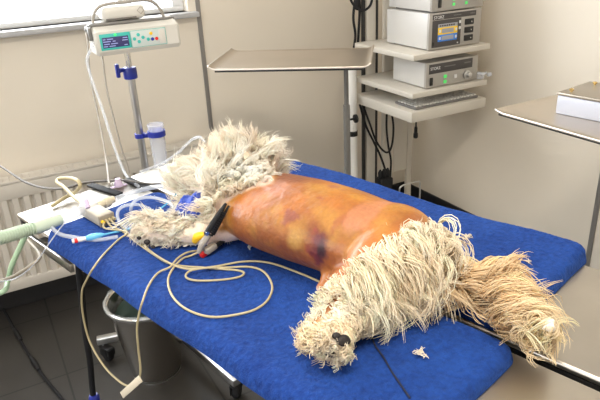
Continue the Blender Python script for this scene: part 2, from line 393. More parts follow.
# ------------------------------------------------------------------ towels
ZT = TT + .021
def towel(a0, a1, b0, b1, near, far, seed, rc=.03, thick=.021, roll=0.):
    step = .004; na = int((a1 - a0) / step); nb = int((b1 - b0) / step)
    A = np.linspace(a0, a1, na + 1); B = np.linspace(b0, b1, nb + 1)
    V = []; top = np.zeros((na + 1, nb + 1), int); bot = np.zeros_like(top)
    tt = thick
    for layer in (0, 1):
        for i, a in enumerate(A):
            for j, b in enumerate(B):
                da = min(a - a0, a1 - a); db = min(b - b0, b1 - b)
                aa, bb = a, b
                if da < rc and db < rc:        # rounded corners
                    ca = a0 + rc if a - a0 < rc else a1 - rc; cb = b0 + rc if b - b0 < rc else b1 - rc
                    vx, vy = a - ca, b - cb; m = max(abs(vx), abs(vy)); l = math.hypot(vx, vy)
                    if l > 1e-9: aa, bb = ca + vx * m / l, cb + vy * m / l
                    d = rc - m
                else: d = min(da, db)
                wob = .004 * noise.noise(Vector((aa * 9, bb * 9, seed))) * min(1, max(0, 1 - d / .06))
                if a - a0 < .05 or a1 - a < .05: aa += wob
                if b - b0 < .05 or b1 - b < .05: bb += wob * 1.5
                e = min(1, d / .016); prof = math.sqrt(max(0, 1 - (1 - e) ** 2))
                lump = noise.noise(Vector((aa * 14, bb * 14, seed + 3))) * .0020 + noise.noise(Vector((aa * 45, bb * 45, seed))) * .0006 + noise.noise(Vector((aa * 170, bb * 170, seed))) * .0009
                drop = 0.
                lump += roll * max(0, 1 - (a1 - aa) / .12) * (.55 + .45 * math.cos((bb - .48) * 12))
                if near and aa < .006: drop = -.012 * min(1, (.006 - aa) / .02)
                if layer == 0: z = TT + .002 + drop + (tt - .002) * prof + lump * prof
                else: z = TT + .0012 + drop * 1.0 + (.0008 * prof if not near else 0)
                V.append(T(aa, bb, z))
    k = (na + 1) * (nb + 1); idx = lambda l, i, j: l * k + i * (nb + 1) + j
    Fq = []
    for i in range(na):
        for j in range(nb):
            Fq.append((idx(0, i, j), idx(0, i + 1, j), idx(0, i + 1, j + 1), idx(0, i, j + 1)))
            Fq.append((idx(1, i, j), idx(1, i, j + 1), idx(1, i + 1, j + 1), idx(1, i + 1, j)))
    edge = [(i, 0) for i in range(na)] + [(na, j) for j in range(nb)] + [(i, nb) for i in range(na, 0, -1)] + [(0, j) for j in range(nb, 0, -1)]
    for q in range(len(edge)):
        (i, j), (i2, j2) = edge[q], edge[(q + 1) % len(edge)]
        Fq.append((idx(0, i, j), idx(1, i, j), idx(1, i2, j2), idx(0, i2, j2)))
    m = MB(); m.v = [tuple(p) for p in V]; m.f = Fq; m.m = [0] * len(Fq); return m
solo('towel', towel(-.015, .270, .165, 1.062, True, False, 1.3), M['towel'], 'blue terry towel on the near table half, under the paws and looped cables', 'towel', sharp=80)
solo('towel', towel(.298, .604, .275, 1.032, False, True, 5.1, thick=.022, roll=.010), M['towel'], 'blue terry towel on the far table half, behind the back of the dog', 'towel', sharp=80)

# ------------------------------------------------------------------ dog
def loft(secs, seg=28, floor=None):
    # secs: (centre, half width, half height), ends rounded
    C = np.array([s[0] for s in secs], float); Wd = np.array([s[1] for s in secs]); Hh = np.array([s[2] for s in secs])
    n = 10 * len(secs); Cs = spline(C, n)
    L0 = np.r_[0, np.cumsum(np.linalg.norm(np.diff(C, axis=0), axis=1))]; L1 = np.r_[0, np.cumsum(np.linalg.norm(np.diff(Cs, axis=0), axis=1))]
    L1 = L1 / L1[-1] * L0[-1]
    def sm(y): 
        s = np.interp(L1, L0, y); k = np.ones(7) / 7; p = np.r_[[s[0]] * 3, s, [s[-1]] * 3]; return np.convolve(p, k, 'valid')
    W_, H_ = sm(Wd), sm(Hh)
    t = np.gradient(Cs, axis=0); t /= np.linalg.norm(t, axis=1)[:, None]
    m = MB(); V = []
    rings = []
    def ring(c, tt, wd, hh):
        s = np.cross(tt, [0, 0, 1.]); s /= np.linalg.norm(s) + 1e-9; u = np.cross(s, tt)
        return [c + s * wd * math.cos(a) + u * hh * math.sin(a) for a in np.linspace(0, 2 * PI, seg, endpoint=False)]
    for k in np.linspace(0, PI / 2, 6)[:-1]:
        c = Cs[0] - t[0] * W_[0] * .9 * math.cos(k); f = max(.02, math.sin(k)); rings.append(ring(c, t[0], W_[0] * f, H_[0] * f))
    for i in range(n): rings.append(ring(Cs[i], t[i], W_[i], H_[i]))
    for k in np.linspace(PI / 2, 0, 6)[1:]:
        c = Cs[-1] + t[-1] * W_[-1] * .9 * math.cos(k); f = max(.02, math.sin(k)); rings.append(ring(c, t[-1], W_[-1] * f, H_[-1] * f))
    V = [p for r in rings for p in r]
    Fq = [(i * seg + j, i * seg + (j + 1) % seg, (i + 1) * seg + (j + 1) % seg, (i + 1) * seg + j) for i in range(len(rings) - 1) for j in range(seg)]
    Fq += [tuple(range(seg - 1, -1, -1)), tuple((len(rings) - 1) * seg + j for j in range(seg))]
    return m.add(V, Fq)
ZB = ZT + .001
def S(a, b, h, w_, hh): return (D_(a, b, ZB + h), w_, hh)
torso = loft([S(.318, .445, .066, .055, .050), S(.303, .49, .060, .082, .057), S(.296, .565, .066, .098, .065), S(.302, .65, .070, .096, .069),
              S(.312, .725, .070, .090, .069), S(.325, .785, .066, .084, .065), S(.338, .828, .068, .076, .066), S(.350, .855, .060, .052, .050)])
head = loft([S(.330, .475, .064, .055, .048), S(.335, .43, .076, .058, .058), S(.322, .39, .075, .054, .055), S(.292, .355, .064, .036, .038), S(.270, .325, .054, .026, .026)])
ear1 = loft([S(.335, .42, .134, .022, .012), S(.325, .39, .120, .030, .010), S(.30, .37, .097, .022, .008)], 16)
ear2 = loft([S(.385, .425, .100, .02, .014), S(.410, .405, .078, .026, .012), S(.415, .375, .055, .02, .01)], 16)
fore1 = loft([S(.265, .51, .045, .045, .040), S(.215, .485, .032, .032, .030), S(.180, .450, .026, .024, .023), S(.158, .422, .026, .021, .021), S(.140, .400, .030, .030, .028), S(.132, .386, .030, .027, .025)])
fore2 = loft([S(.260, .49, .080, .042, .038), S(.230, .455, .070, .030, .028), S(.203, .425, .052, .022, .021), S(.190, .395, .038, .018, .017)])
hind1 = loft([S(.325, .835, .076, .062, .055), S(.270, .835, .072, .048, .044), S(.215, .85, .048, .032, .032), S(.175, .866, .035, .022, .023), S(.140, .880, .032, .019, .020), S(.116, .890, .034, .022, .023)])
hind2 = loft([S(.310, .80, .045, .055, .040), S(.245, .805, .036, .036, .032), S(.190, .826, .028, .024, .022), S(.145, .840, .022, .017, .017), S(.116, .847, .022, .017, .016)])
tailm = loft([S(.358, .855, .055, .024, .024), S(.376, .895, .046, .016, .016), S(.380, .94, .038, .012, .012), S(.365, 1.00, .030, .010, .010), S(.348, 1.04, .024, .009, .009)])
prep = loft([S(.245, .762, .026, .024, .018), S(.230, .760, .017, .014, .011), S(.221, .757, .013, .009, .008)], 16)
allm = MB()
for q in (torso, head, ear1, ear2, fore1, fore2, hind1, hind2, tailm, prep): allm.add(q.v, q.f)
me = bpy.data.meshes.new('dog_body_src'); me.from_pydata(allm.v, [], allm.f)
bm = bmesh.new(); bm.from_mesh(me); bmesh.ops.recalc_face_normals(bm, faces=bm.faces); bm.to_mesh(me); bm.free()
tmp = bpy.data.objects.new('dog_tmp', me); COL.objects.link(tmp)
rm = tmp.modifiers.new('r', 'REMESH'); rm.mode = 'VOXEL'; rm.voxel_size = .0045
smo = tmp.modifiers.new('s', 'SMOOTH'); smo.factor = .5; smo.iterations = 7
dg = bpy.context.evaluated_depsgraph_get()
dm = bpy.data.meshes.new_from_object(tmp.evaluated_get(dg)); dm.name = 'dog'
bpy.data.objects.remove(tmp); bpy.data.meshes.remove(me)
nv = len(dm.vertices); co = np.zeros(nv * 3, np.float32); dm.vertices.foreach_get('co', co); co = co.reshape(-1, 3).astype(float)
flo = ZB + .0005
co[:, 2] = np.where(co[:, 2] < flo, flo + (co[:, 2] - flo) * .03, co[:, 2])          # lies flat where it rests
TAB = np.array([(p - TO) @ np.array([DU, DV, [0, 0, 1]]).T for p in co])
def sstep(x, e0, e1): t = np.clip((x - e0) / (e1 - e0), 0, 1); return t * t * (3 - 2 * t)
def nz(p, s, o=0.): return np.array([noise.noise(Vector((q[0] * s + o, q[1] * s + o, q[2] * s))) for q in p])
def fbm(p, s, o=0.): return nz(p, s, o) + .5 * nz(p, s * 2.1, o + 5) + .25 * nz(p, s * 4.3, o + 9)
A_, B_, Z_ = TAB[:, 0], TAB[:, 1], TAB[:, 2] - ZB
n1 = fbm(co, 22); n2 = fbm(co, 9, 3.); n3 = fbm(co, 60, 7.)
def seg_dist(P, p0, p1):
    p0, p1 = np.asarray(p0), np.asarray(p1); e = p1 - p0; t = np.clip((P - p0) @ e / (e @ e), 0, 1); return np.linalg.norm(P - p0 - t[:, None] * e, axis=1)
# signed fields: front edge of the shaved skin, rear edge of it, edge of the orange disinfectant
def f_front(A, B, Z): return B - (.478 + .25 * np.maximum(0, Z - .06) + .95 * (np.minimum(A, .272) - .2) - .9 * np.maximum(0, A - .272))          # > 0 behind the neck fur
def f_orange(A, B, Z): return B - (.51 + 1.3 * np.maximum(0, .055 - Z) + .25 * np.maximum(0, Z - .06) + 1.0 * (np.clip(A, .2, .268) - .21) - .9 * np.maximum(0, A - .268))              # > 0 on the orange
def f_rear(A, B, Z): return (.846 + .19 * (A - .2)) - B           # > 0 ahead of the hip fur
ff, fo, frr = f_front(A_, B_, Z_), f_orange(A_, B_, Z_), f_rear(A_, B_, Z_)
PL = TAB - [0, 0, ZB]
legd = np.minimum(seg_dist(PL, (.215, .478, .032), (.130, .384, .026)), seg_dist(PL, (.225, .455, .068), (.190, .395, .038)))
hind = np.minimum(np.minimum(seg_dist(PL, (.178, .866, .035), (.116, .89, .034)), seg_dist(PL, (.20, .858, .045), (.178, .866, .035)) + .006), seg_dist(PL, (.20, .824, .028), (.116, .847, .022)))
bare = (ff > 0) & (frr > 0) & (legd > .04) & (hind > .05)
cream = np.array([.86, .75, .60]); skin = np.array([.80, .62, .52]); orange = np.array([.37, .122, .018]); deep = np.array([.15, .036, .011]); pinko = np.array([.70, .34, .22]); yel = np.array([.48, .235, .035])
c = np.repeat(cream[None], nv, 0)
mixc = lambda c, col, f: c * (1 - f[:, None]) + np.asarray(col) * f[:, None]
shav = sstep(ff + n1 * .006, -.004, .006) * sstep(frr + n1 * .008, -.010, .012) * sstep(legd, .033, .045) * sstep(hind, .030, .040)
c = mixc(c, skin, shav)
org = sstep(fo + n1 * .010, -.006, .010) * sstep(frr + n1 * .010, -.026, -.010) * sstep(Z_ + n3 * .004, .012, .020)
patt = mixc(np.repeat(orange[None], nv, 0), deep, np.clip(.42 + n2 * 1.0 + n1 * .45, 0, 1) * .85)
patt = mixc(patt, yel, np.clip(.15 + n1 * .9 - n2 * .6, 0, .7) * sstep(Z_, .02, .10) * .8)
patt = mixc(patt, yel, (1 - sstep(np.minimum(fo, frr + .02), 0, .020)) * .6)
c = mixc(c, patt, org)
dog_marks = []
def mark(col, p, r, amt, stretch=(1, 1, 1), rag=.5, nn=None):
    dd = np.linalg.norm((TAB - np.array([0, 0, ZB]) - np.array(p)) / np.array(stretch), axis=1) / r
    f = (1 - sstep(dd + (n3 if nn is None else nn) * rag, .55, 1.1)) * amt
    global c
    c = mixc(c, col, f * shav)
MARKS = [] # filled below
#MARKS-BEGIN
mark((.52, .22, .12), (.240, .605, .134), .045, .40, (1, .9, .8), .5, n1)  # pinkish skin together with the flank highlight, both put into the colour
mark((.53, .23, .13), (.290, .788, .125), .040, .45, (1.6, .55, 1), .5, n1)  # pink highlight along the thigh ridge, painted into the skin
mark((.50, .21, .12), (.215, .815, .090), .035, .5, (1, .5, 1.2), .5, n1)
mark((.50, .30, .07), (.230, .712, .085), .032, .55, (1, .8, 1), .7, n1)
mark((.50, .31, .08), (.236, .648, .100), .024, .40, (1, .8, 1), .7, n1)
mark((.26, .04, .03), (.229, .742, .082), .019, .8, (1, .45, 1.5), .8)
mark((.11, .016, .018), (.232, .752, .078), .027, .97, (1.2, .75, 1.25), .30)
mark((.028, .007, .011), (.231, .758, .076), .016, .95, (1.2, .7, 1.3), .35)
mark((.40, .10, .09), (.229, .750, .074), .006, .7, (1, .8, 1.2), .6)
mark((.20, .05, .04), (.231, .683, .116), .016, .70, (1, 1.1, 1), 1.0)
mark((.20, .03, .02), (.275, .706, .137), .0055, .8, (1, 1.3, 1), .8)
mark((.24, .06, .06), (.318, .700, .141), .012, .5, (1, 1.3, 1), .9)
mark((.28, .07, .03), (.262, .765, .115), .016, .5, (1.6, .4, 1), .8)  # painted shading of the groove between flank and thigh
#MARKS-END
furm = 1 - shav
for sp in ((.116, .89, .036), (.125, .385, .045)):
    c = mixc(c, (.10, .065, .045), (1 - sstep(np.linalg.norm(PL - np.array(sp), axis=1), .012, .026)) * .0)
ca = dm.color_attributes.new('Col', 'FLOAT_COLOR', 'POINT')
ca.data.foreach_set('color', np.c_[c, np.ones(nv)].astype(np.float32).ravel())
dog_base = D_(.34, .66, ZT)
dm.vertices.foreach_set('co', (co - dog_base).astype(np.float32).ravel()); dm.update(); dm.shade_smooth()
skm = mat('dog_skin', (.8, .6, .5), .42, attr='Col', sss=.05, spec=.5, coat=.06, bump=(75, .5, .004), var=(170, .10, 3))
dm.materials.clear(); dm.materials.append(skm)
dog = bpy.data.objects.new('dog', dm); COL.objects.link(dog); dog.location = Vector(dog_base); BASE['dog'] = dog_base
tag(dog, 'cream shaggy dog lying asleep on its side, its shaved flank painted orange', 'dog')

from mathutils.bvhtree import BVHTree
def on_dog(px, py):
    h = bvh.ray_cast(Vector(CAM), Vector(ray(px, py)).normalized())
    return (np.array(h[0]), np.array(h[1])) if h[0] is not None else (at(px, py, ZB + .03), unit(-ray(px, py)))
PADPX = [(321, 345), (331, 352), (342, 341), (336, 337), (139, 238), (147, 242), (153, 247)]
# fur: locks of tapering strands rooted on the skin
dm.calc_loop_triangles()
ntri = len(dm.loop_triangles); tri = np.zeros(ntri * 3, np.int32); dm.loop_triangles.foreach_get('vertices', tri); tri = tri.reshape(-1, 3)
nrm = np.zeros(nv * 3, np.float32); dm.vertices.foreach_get('normal', nrm); nrm = nrm.reshape(-1, 3).astype(float)
tarea = .5 * np.linalg.norm(np.cross(co[tri[:, 1]] - co[tri[:, 0]], co[tri[:, 2]] - co[tri[:, 0]]), axis=1)
bvh = BVHTree.FromPolygons([tuple(p) for p in co], [tuple(t) for t in tri])
def unit(v): return v / (np.linalg.norm(v, axis=-1, keepdims=True) + 1e-9)
def fur(name, weight, N, K, length, flow, colour, colvar=.10, lift=.55, spread=.006, curl=.12, grav=.25, rad=.0008, S=9, waves=1.6, tipgold=None, label=None, seed=1, floor=ZB + .001, clump=.75, rnd=.12, sides=5):
    r = np.random.default_rng(seed)
    wt = tarea * weight[tri].mean(1); pick = r.choice(ntri, N, p=wt / wt.sum())
    bary = r.dirichlet((1, 1, 1), N)[:, :, None]
    P0 = (co[tri[pick]] * bary).sum(1); Nn = unit((nrm[tri[pick]] * bary).sum(1))
    Fl = flow(P0)
    Fl = unit(Fl - Nn * (Fl * Nn).sum(1, keepdims=True) * .8)
    Ln = length(P0) * r.uniform(.7, 1.25, N)
    D = unit(Nn * lift + Fl * (1 - lift) * 1.3 + r.normal(0, rnd, (N, 3)))
    bend = Fl * .55 + np.array([0, 0, -grav]) + r.normal(0, .10, (N, 3))
    s1 = unit(np.cross(D, r.normal(0, 1, (N, 3)))); s2 = np.cross(D, s1)
    ph = r.uniform(0, 2 * PI, N); fq = r.uniform(.6, 1.3, N) * waves; am = r.uniform(.4, 1.5, N) * curl
    t = np.linspace(0, 1, S)
    def path(P, L_, D_, tt, j1):
        w1 = np.sin(2 * PI * fq[:, None] * tt + ph[:, None]) * am[:, None] * tt * L_[:, None]
        w2 = np.cos(2 * PI * fq[:, None] * tt + ph[:, None]) * am[:, None] * tt * L_[:, None]
        return P[:, None] + L_[:, None, None] * (D_[:, None] * tt[None, :, None] * (1 - .25 * tt[None, :, None]) + bend[:, None] * (tt ** 2)[None, :, None]) + s1[:, None] * w1[..., None] + s2[:, None] * w2[..., None]
    allV = []; allC = []
    tint = 1 + r.normal(0, colvar, (N, 1))
    base = np.clip(colour(P0) * tint, .02, .95)
    ang = np.linspace(0, 2 * PI, sides, endpoint=False)
    for k in range(K):
        off = r.normal(0, spread, (N, 3)); off -= Nn * (off * Nn).sum(1, keepdims=True)
        Lk = Ln * r.uniform(.75, 1.12, N)
        C = path(P0, Lk, unit(D + r.normal(0, .07, (N, 3))), t, None) + off[:, None] * (1 - clump * t)[None, :, None] + r.normal(0, .0012, (N, 1, 3)) * t[None, :, None]
        over = C[..., 2] - floor
        C[..., 2] = np.where(over < .004, floor + .004 * np.exp(np.clip((over - .004) / .02, -6, 0)) * .9 + .0003, C[..., 2])
        tg = unit(np.gradient(C, axis=1)); a1 = unit(np.cross(tg, np.array([.3, .2, 1.]))); a2 = np.cross(tg, a1)
        R = rad * np.minimum(.55 + 2.2 * t, 1) * np.sqrt(np.clip(1.02 - t, 0, 1))
        Vv = C[:, :, None] + R[None, :, None, None] * (np.cos(ang)[None, None, :, None] * a1[:, :, None] + np.sin(ang)[None, None, :, None] * a2[:, :, None])
        allV.append(Vv.reshape(-1, 3))
        ck = np.clip(base * (1 + r.normal(0, .05, (N, 1))), .02, .95)
        cc = np.repeat(ck[:, None], S, 1)
        if tipgold is not None: cc = cc * (1 - (.5 * t ** 2)[None, :, None]) + np.asarray(tipgold) * (.5 * t ** 2)[None, :, None]
        allC.append(np.repeat(cc[:, :, None], sides, 2).reshape(-1, 3))
    V = np.vstack(allV); Cc = np.vstack(allC); ns = N * K
    i0 = (np.arange(ns) * S * sides)[:, None, None] + (np.arange(S - 1) * sides)[None, :, None]; j = np.arange(sides)[None, None, :]; j2 = (j + 1) % sides
    Q = np.stack([i0 + j, i0 + j2, i0 + sides + j2, i0 + sides + j], -1).reshape(-1, 4)
    m = bpy.data.meshes.new(name); m.vertices.add(len(V)); m.vertices.foreach_set('co', (V - dog_base).astype(np.float32).ravel())
    m.loops.add(Q.size); m.loops.foreach_set('vertex_index', Q.astype(np.int32).ravel())
    m.polygons.add(len(Q)); m.polygons.foreach_set('loop_start', np.arange(0, Q.size, 4, dtype=np.int32))
    try: m.polygons.foreach_set('loop_total', np.full(len(Q), 4, np.int32))
    except Exception: pass
    m.update(calc_edges=True); m.shade_smooth()
    at_ = m.color_attributes.new('Col', 'FLOAT_COLOR', 'POINT'); at_.data.foreach_set('color', np.c_[Cc, np.ones(len(Cc))].astype(np.float32).ravel())
    m.materials.append(M['fur'])
    o = bpy.data.objects.new(name, m); COL.objects.link(o); o.parent = dog
    if label: o['label'] = label
    return o
def tloc(P): return (P - TO) @ np.array([DU, DV, [0, 0, 1]]).T
def const(v): return lambda P: np.repeat(np.asarray(v, float)[None], len(P), 0)
def vec(a, b, z): return DU * a + DV * b + np.array([0, 0, z])
FQ = 1.0
is_head = (ff < .004) & (legd > .030) & (B_ < .575) & ((A_ < .29) | (B_ < .56))
bandd = seg_dist(PL, (.216, .446, .062), (.188, .39, .038))
is_head = is_head & (bandd > .030)
is_fore1 = (bandd > .026) & (seg_dist(PL, (.215, .478, .032), (.130, .384, .026)) < .036) & (B_ < .495)
tailc = np.minimum(np.minimum(seg_dist(PL, (.372, .888, .05), (.381, .93, .04)), seg_dist(PL, (.381, .93, .04), (.365, 1.0, .03))), seg_dist(PL, (.365, 1.0, .03), (.345, 1.05, .024)))
is_tail = (tailc < .026) & (B_ > .885)
is_hind = (furm > .5) & (B_ > .70) & ~is_tail
is_foot = is_hind & (A_ < .19)
is_thigh = is_hind & ~is_foot
cr = lambda a, b_: (lambda P: np.asarray(a) + (np.asarray(b_) - np.asarray(a)) * np.clip(.5 + .8 * fbm(P, 14, 2.)[:, None], 0, 1))
white_f = cr((.98, .93, .86), (.94, .84, .71)); cream_f = cr((.97, .89, .74), (.91, .76, .55)); gold_f = cr((.93, .80, .58), (.86, .66, .40))
def swirl(P, k, amt): return np.stack([nz(P, k), nz(P, k, 4), nz(P, k, 8)], 1) * amt
padp = [np.array(on_dog(*q)[0]) for q in PADPX]
padd = np.min([np.linalg.norm(co - q, axis=1) for q in padp], axis=0)
def head_flow(P):
    return vec(.0, .10, .55)[None] + unit(P - D_(.325, .41, ZB + .05)) * .6 + swirl(P, 18, 1.0)
stain = lambda cf, r0: (lambda P: cf(P) * (1 - .8 * (1 - sstep(np.min([np.linalg.norm(P - q, axis=1) for q in padp], axis=0), .003, r0)))[:, None])
fur('head_fur', np.where(is_head & (Z_ > .004), 1., 0), 900, 9, lambda P: np.clip(.043 - .30 * np.maximum(0, tloc(P)[:, 1] - .47), .020, .043), head_flow, white_f, lift=.42, curl=.20, grav=.10, rad=.0012, seed=11, spread=.0040, clump=.7, waves=1.0, colvar=.05, rnd=.16, S=10)
fur('foreleg_fur', np.where(is_fore1 & (Z_ > .002), 1., 0) * (padd > .003), 520, 4, lambda P: np.full(len(P), .019), lambda P: const(vec(-.5, -.4, .2))(P) + swirl(P, 30, 1.2), stain(white_f, .0075), lift=.40, curl=.34, grav=.15, rad=.0011, seed=12, spread=.003, clump=.7, rnd=.16, S=10)
fur('hip_fur', np.where(is_thigh & (Z_ > .004), 1., 0), 760, 9, lambda P: np.clip(.024 + .45 * (tloc(P)[:, 0] - .20), .024, .050), lambda P: const(vec(-.8, .20, -.15))(P) + swirl(P, 13, 1.1), cream_f, lift=.13, curl=.44, grav=.16, rad=.0011, seed=13, spread=.0040, waves=1.1, clump=.7, colvar=.06, S=12)
fur('hind_foot_fur', np.where(is_foot & (Z_ > .002), 1., 0) * (padd > .006), 620, 4, lambda P: np.full(len(P), .017), lambda P: const(vec(-.6, .1, -.1))(P) + swirl(P, 26, 1.1), stain(cream_f, .010), lift=.22, curl=.36, grav=.2, rad=.0011, seed=14, spread=.003, clump=.7, S=10)
fur('tail_fur', np.where(is_tail, 1., 0), 340, 8, lambda P: np.clip(.058 - .12 * np.maximum(0, tloc(P)[:, 1] - .97), .045, .06), lambda P: const(vec(-.2, .6, .08))(P) + swirl(P, 15, 1.5), gold_f, lift=.26, curl=.42, grav=.22, rad=.0014, seed=15, spread=.0042, waves=.85, tipgold=(.92, .78, .54), label='long golden tail fur', clump=.78, colvar=.12, S=15)
# paw pads of the upper hind foot (sole towards the viewer), and of the forepaw
for px, py, r in ((321, 345, (.0075, .0062, .004)), (331, 352, (.0065, .005, .004)), (342, 341, (.0105, .0080, .004)), (336, 337, (.0060, .0050, .004)),
                  (139, 238, (.0045, .0035, .002)), (147, 242, (.0062, .005, .0025)), (153, 247, (.0042, .0035, .002))):
    p, nn = on_dog(px, py); fs = unit(np.cross(nn, [.3, .2, 1.])); fu = np.cross(nn, fs)
    obj('paw_pad', MB().ball(p + nn * .004, r, 14, fr=(fs, fu, nn)), M['pad'], dog)
obj('nose', MB().ball(D_(.262, .299, ZB + .056), (.013, .011, .011), 14), M['nose'], dog)
obj('eye', MB().ball(D_(.275, .362, ZB + .098), .009, 12), M['nose'], dog)

# bandage round the upper foreleg
bd = MB(); r_ = [.028, .031, .0295, .031, .030, .028]
bd.tube([D_(.219, .452, ZB + .066), D_(.208, .436, ZB + .058), D_(.199, .418, ZB + .050), D_(.193, .404, ZB + .043)], [.027, .031, .029, .031, .027, .020], 40, 34)
bd.tube([D_(.212, .448, ZB + .090), D_(.202, .436, ZB + .060), D_(.214, .418, ZB + .040)], .013, 14, flat=.45)
bd.tube([D_(.200, .425, ZB + .078), D_(.186, .415, ZB + .050), D_(.196, .405, ZB + .030)], .011, 14, flat=.45)
bmv = np.array(bd.v); bmv += np.stack([nz(bmv, 55), nz(bmv, 55, 3), nz(bmv, 55, 6)], 1) * .0060 + np.stack([nz(bmv, 150), nz(bmv, 150, 3), nz(bmv, 150, 6)], 1) * .0022; bd.v = [tuple(p) for p in bmv]
solo('bandage', bd, M['bandage'], 'blue cohesive bandage wrapped round the upper foreleg of the dog', 'bandage', sharp=70)

# ------------------------------------------------------------------ ECG module, cables, clips
e1 = unit(at(110, 219, ZT + .02) - at(84, 204, ZT + .02)); e1[2] = 0; e1 = unit(e1); e2 = np.array([-e1[1], e1[0], 0])
mo = at(96, 213, ZT + .014); mo[2] = ZT + .001
mf = frame(mo, e1, e2)
em = thing('ecg_module', 'beige box shaped cable junction on the towel by the forepaw', 'cable module', mo)
obj('housing', MB().box(-.048, .044, -.017, .017, 0, .025, .004, mf, seg=3), M['module'], em)
obj('end_cap', MB().box(.0438, .050, -.017, .017, 0, .025, .002, mf), M['modend'], em)
for k in range(4): obj('lead_plug', MB().tube([mf(.049, -.012 + .008 * k, .013), mf(.058, -.012 + .008 * k, .013)], .0033, 8, smooth=False), M['yellow'] if k == 0 else M['beige'], em)
obj('strain_relief', MB().tube([mf(-.047, 0, .014), mf(-.075, .002, .016)], [.007, .0045], 10, smooth=False), M['module'], em)
CR = .0019; CZ = ZT + CR + .001
def tp(px, py, dz=0.): return at(px, py, CZ + dz)
ends = [mf(.057, -.012 + .008 * k, .013) for k in range(4)]
m = MB().tube([ends[1], mf(.07, -.004, .006), tp(122, 231), tp(136, 242), tp(150, 252), tp(166, 262), tp(182, 266), tp(202, 267.5), tp(222, 269), tp(238, 270.5), tp(244, 273), tp(239, 277), tp(220, 280), tp(196, 280.5), tp(186, 277, .003), tp(190, 271, .006), tp(206, 268, .005), tp(228, 267.5), tp(250, 267), tp(264, 272), tp(272, 285), tp(269, 298), tp(258, 308), tp(240, 314), tp(212, 317), tp(188, 310), tp(173, 297), tp(168, 282), tp(172, 270, .004), tp(182, 259, .003), tp(190, 256), tp(199, 252, .003)], CR, 8, 420)
solo('lead_cable', m, M['beige'], 'beige lead cable with the big round loop, ending at the yellow clip', 'cable', 'beige lead cables')
m = MB().tube([ends[2], mf(.072, .006, .005), tp(121, 226), tp(130, 235), tp(143, 245, .0), tp(158, 256.5, .004), tp(176, 266, .006), tp(192, 269, .006), tp(215, 266.5, .003), tp(245, 261.5), tp(270, 263), tp(298, 272.5), tp(318, 281), tp(330, 286.5, .002)], CR, 8, 240)
solo('lead_cable', m, M['beige'], 'beige lead cable running along the belly to the green clip', 'cable', 'beige lead cables')
m = MB().tube([ends[0], mf(.068, -.016, .005), tp(127, 232, .003), tp(118, 240), tp(104, 254), tp(94, 267), ata(87, 279, -.030), ata(82, 292, -.034), ata(83, 315, -.034), ata(90, 342, -.034), ata(104, 366, -.034), ata(119, 381, -.034), ata(129, 386, -.034), ata(137, 382, -.036), ata(140.5, 372, -.036), ata(138.5, 350, -.034), ata(137, 330, -.033), ata(139, 314, -.028), tp(143, 300), tp(149, 285), tp(158, 273), tp(170, 267, .006), tp(177, 259, .006), tp(186, 253, .004), tp(198, 250.5, .001), tp(208, 250.5, .003)], CR, 8, 400)
solo('lead_cable', m, M['beige'], 'beige lead cable hanging in a long loop off the table edge, to the red clip', 'cable', 'beige lead cables')
p0, p1 = ata(124, 394, -.034), ata(142.5, 377.5, -.034); td = unit(p1 - p0); tn = unit(np.cross(td, TU)); 
tf = frame((p0 + p1) / 2, td, tn, TU)
Lh = np.linalg.norm(p1 - p0) / 2
solo('cable_tag', MB().box(-Lh, Lh, -.0065, .0065, -.0055, -.0028, .0008, tf), M['tag'], 'beige tag on the cable loop below the table edge', 'tag')
# clips
def clip(name, label, pj, pt, colr, grip_dir, L=None):
    # pj: tip of the jaws, pt: tail where the lead goes in
    pj, pt = np.asarray(pj), np.asarray(pt); ax = unit(pt - pj); L = np.linalg.norm(pt - pj)
    sd = unit(np.cross(ax, [0, 0, 1.])); up = np.cross(sd, ax)
    f = frame(pj, ax, sd, up); o = thing(name, label, 'clip', pj * .5 + pt * .5 - np.array([0, 0, .008]))
    return f, L, o
f, L, ck = clip('electrode_clip', 'black crocodile clip with a yellow grip beside the chest of the dog', on_dog(231, 206)[0] + on_dog(231, 206)[1] * .008, at(199, 253, CZ + .010), 'yellow', None)
j = MB(); j.tube([f(0, 0, .003), f(L * .25, 0, .004), f(L * .64, 0, .006)], [.0028, .0055, .0062, .0058], 8, 14); obj('upper_jaw', j, M['black'], ck)
j = MB(); j.tube([f(.002, .001, -.004), f(L * .30, .002, -.005), f(L * .6, .003, -.006)], [.002, .0036, .0042], 8, 12)
obj('lower_jaw', j, M['black'], ck)
j = MB()
for q in np.linspace(.15, .6, 12): j.box(L * q - .0012, L * q + .0012, -.0062, -.0035, -.0045, .0045, 0, f)
obj('teeth', j, M['black'], ck)
obj('spring', MB().tube([f(L * .6, -.006, .006), f(L * .6, .006, .006)], .004, 10, smooth=False), M['chrome'], ck)
j = MB(); j.tube([f(L * .62, 0, .001), f(L * .8, 0, .003), f(L, 0, .001)], [.0055, .007, .004], 10, 12); obj('tail_grip', j, M['ltgrey'], ck)
j = MB(); j.tube([f(L * .66, .004, .006), f(L * .78, .012, .014), f(L * .92, .020, .012)], [.004, .0065, .004], 10, 12, flat=1.3); obj('lever', j, M['yellow'], ck, label='yellow lever')
f, L, ck = clip('electrode_clip', 'small grey clip with a red grip on the towel by the elbow of the dog', at(225, 240, ZT + .016), at(208, 252, CZ + .006), 'red', None)
j = MB(); j.tube([f(0, 0, 0), f(L * .5, 0, .001), f(L * .85, 0, .002)], [.003, .005, .0055], 8, 12); obj('jaws', j, M['black'], ck)
j = MB(); j.box(L * .55, L + .006, -.007, .007, -.002, .010, .003, f); obj('body_shell', j, M['ltgrey'], ck)
j = MB(); j.box(L * .75, L + .012, .003, .013, -.009, .000, .002, f); obj('grip', j, M['red'], ck, label='red grip')
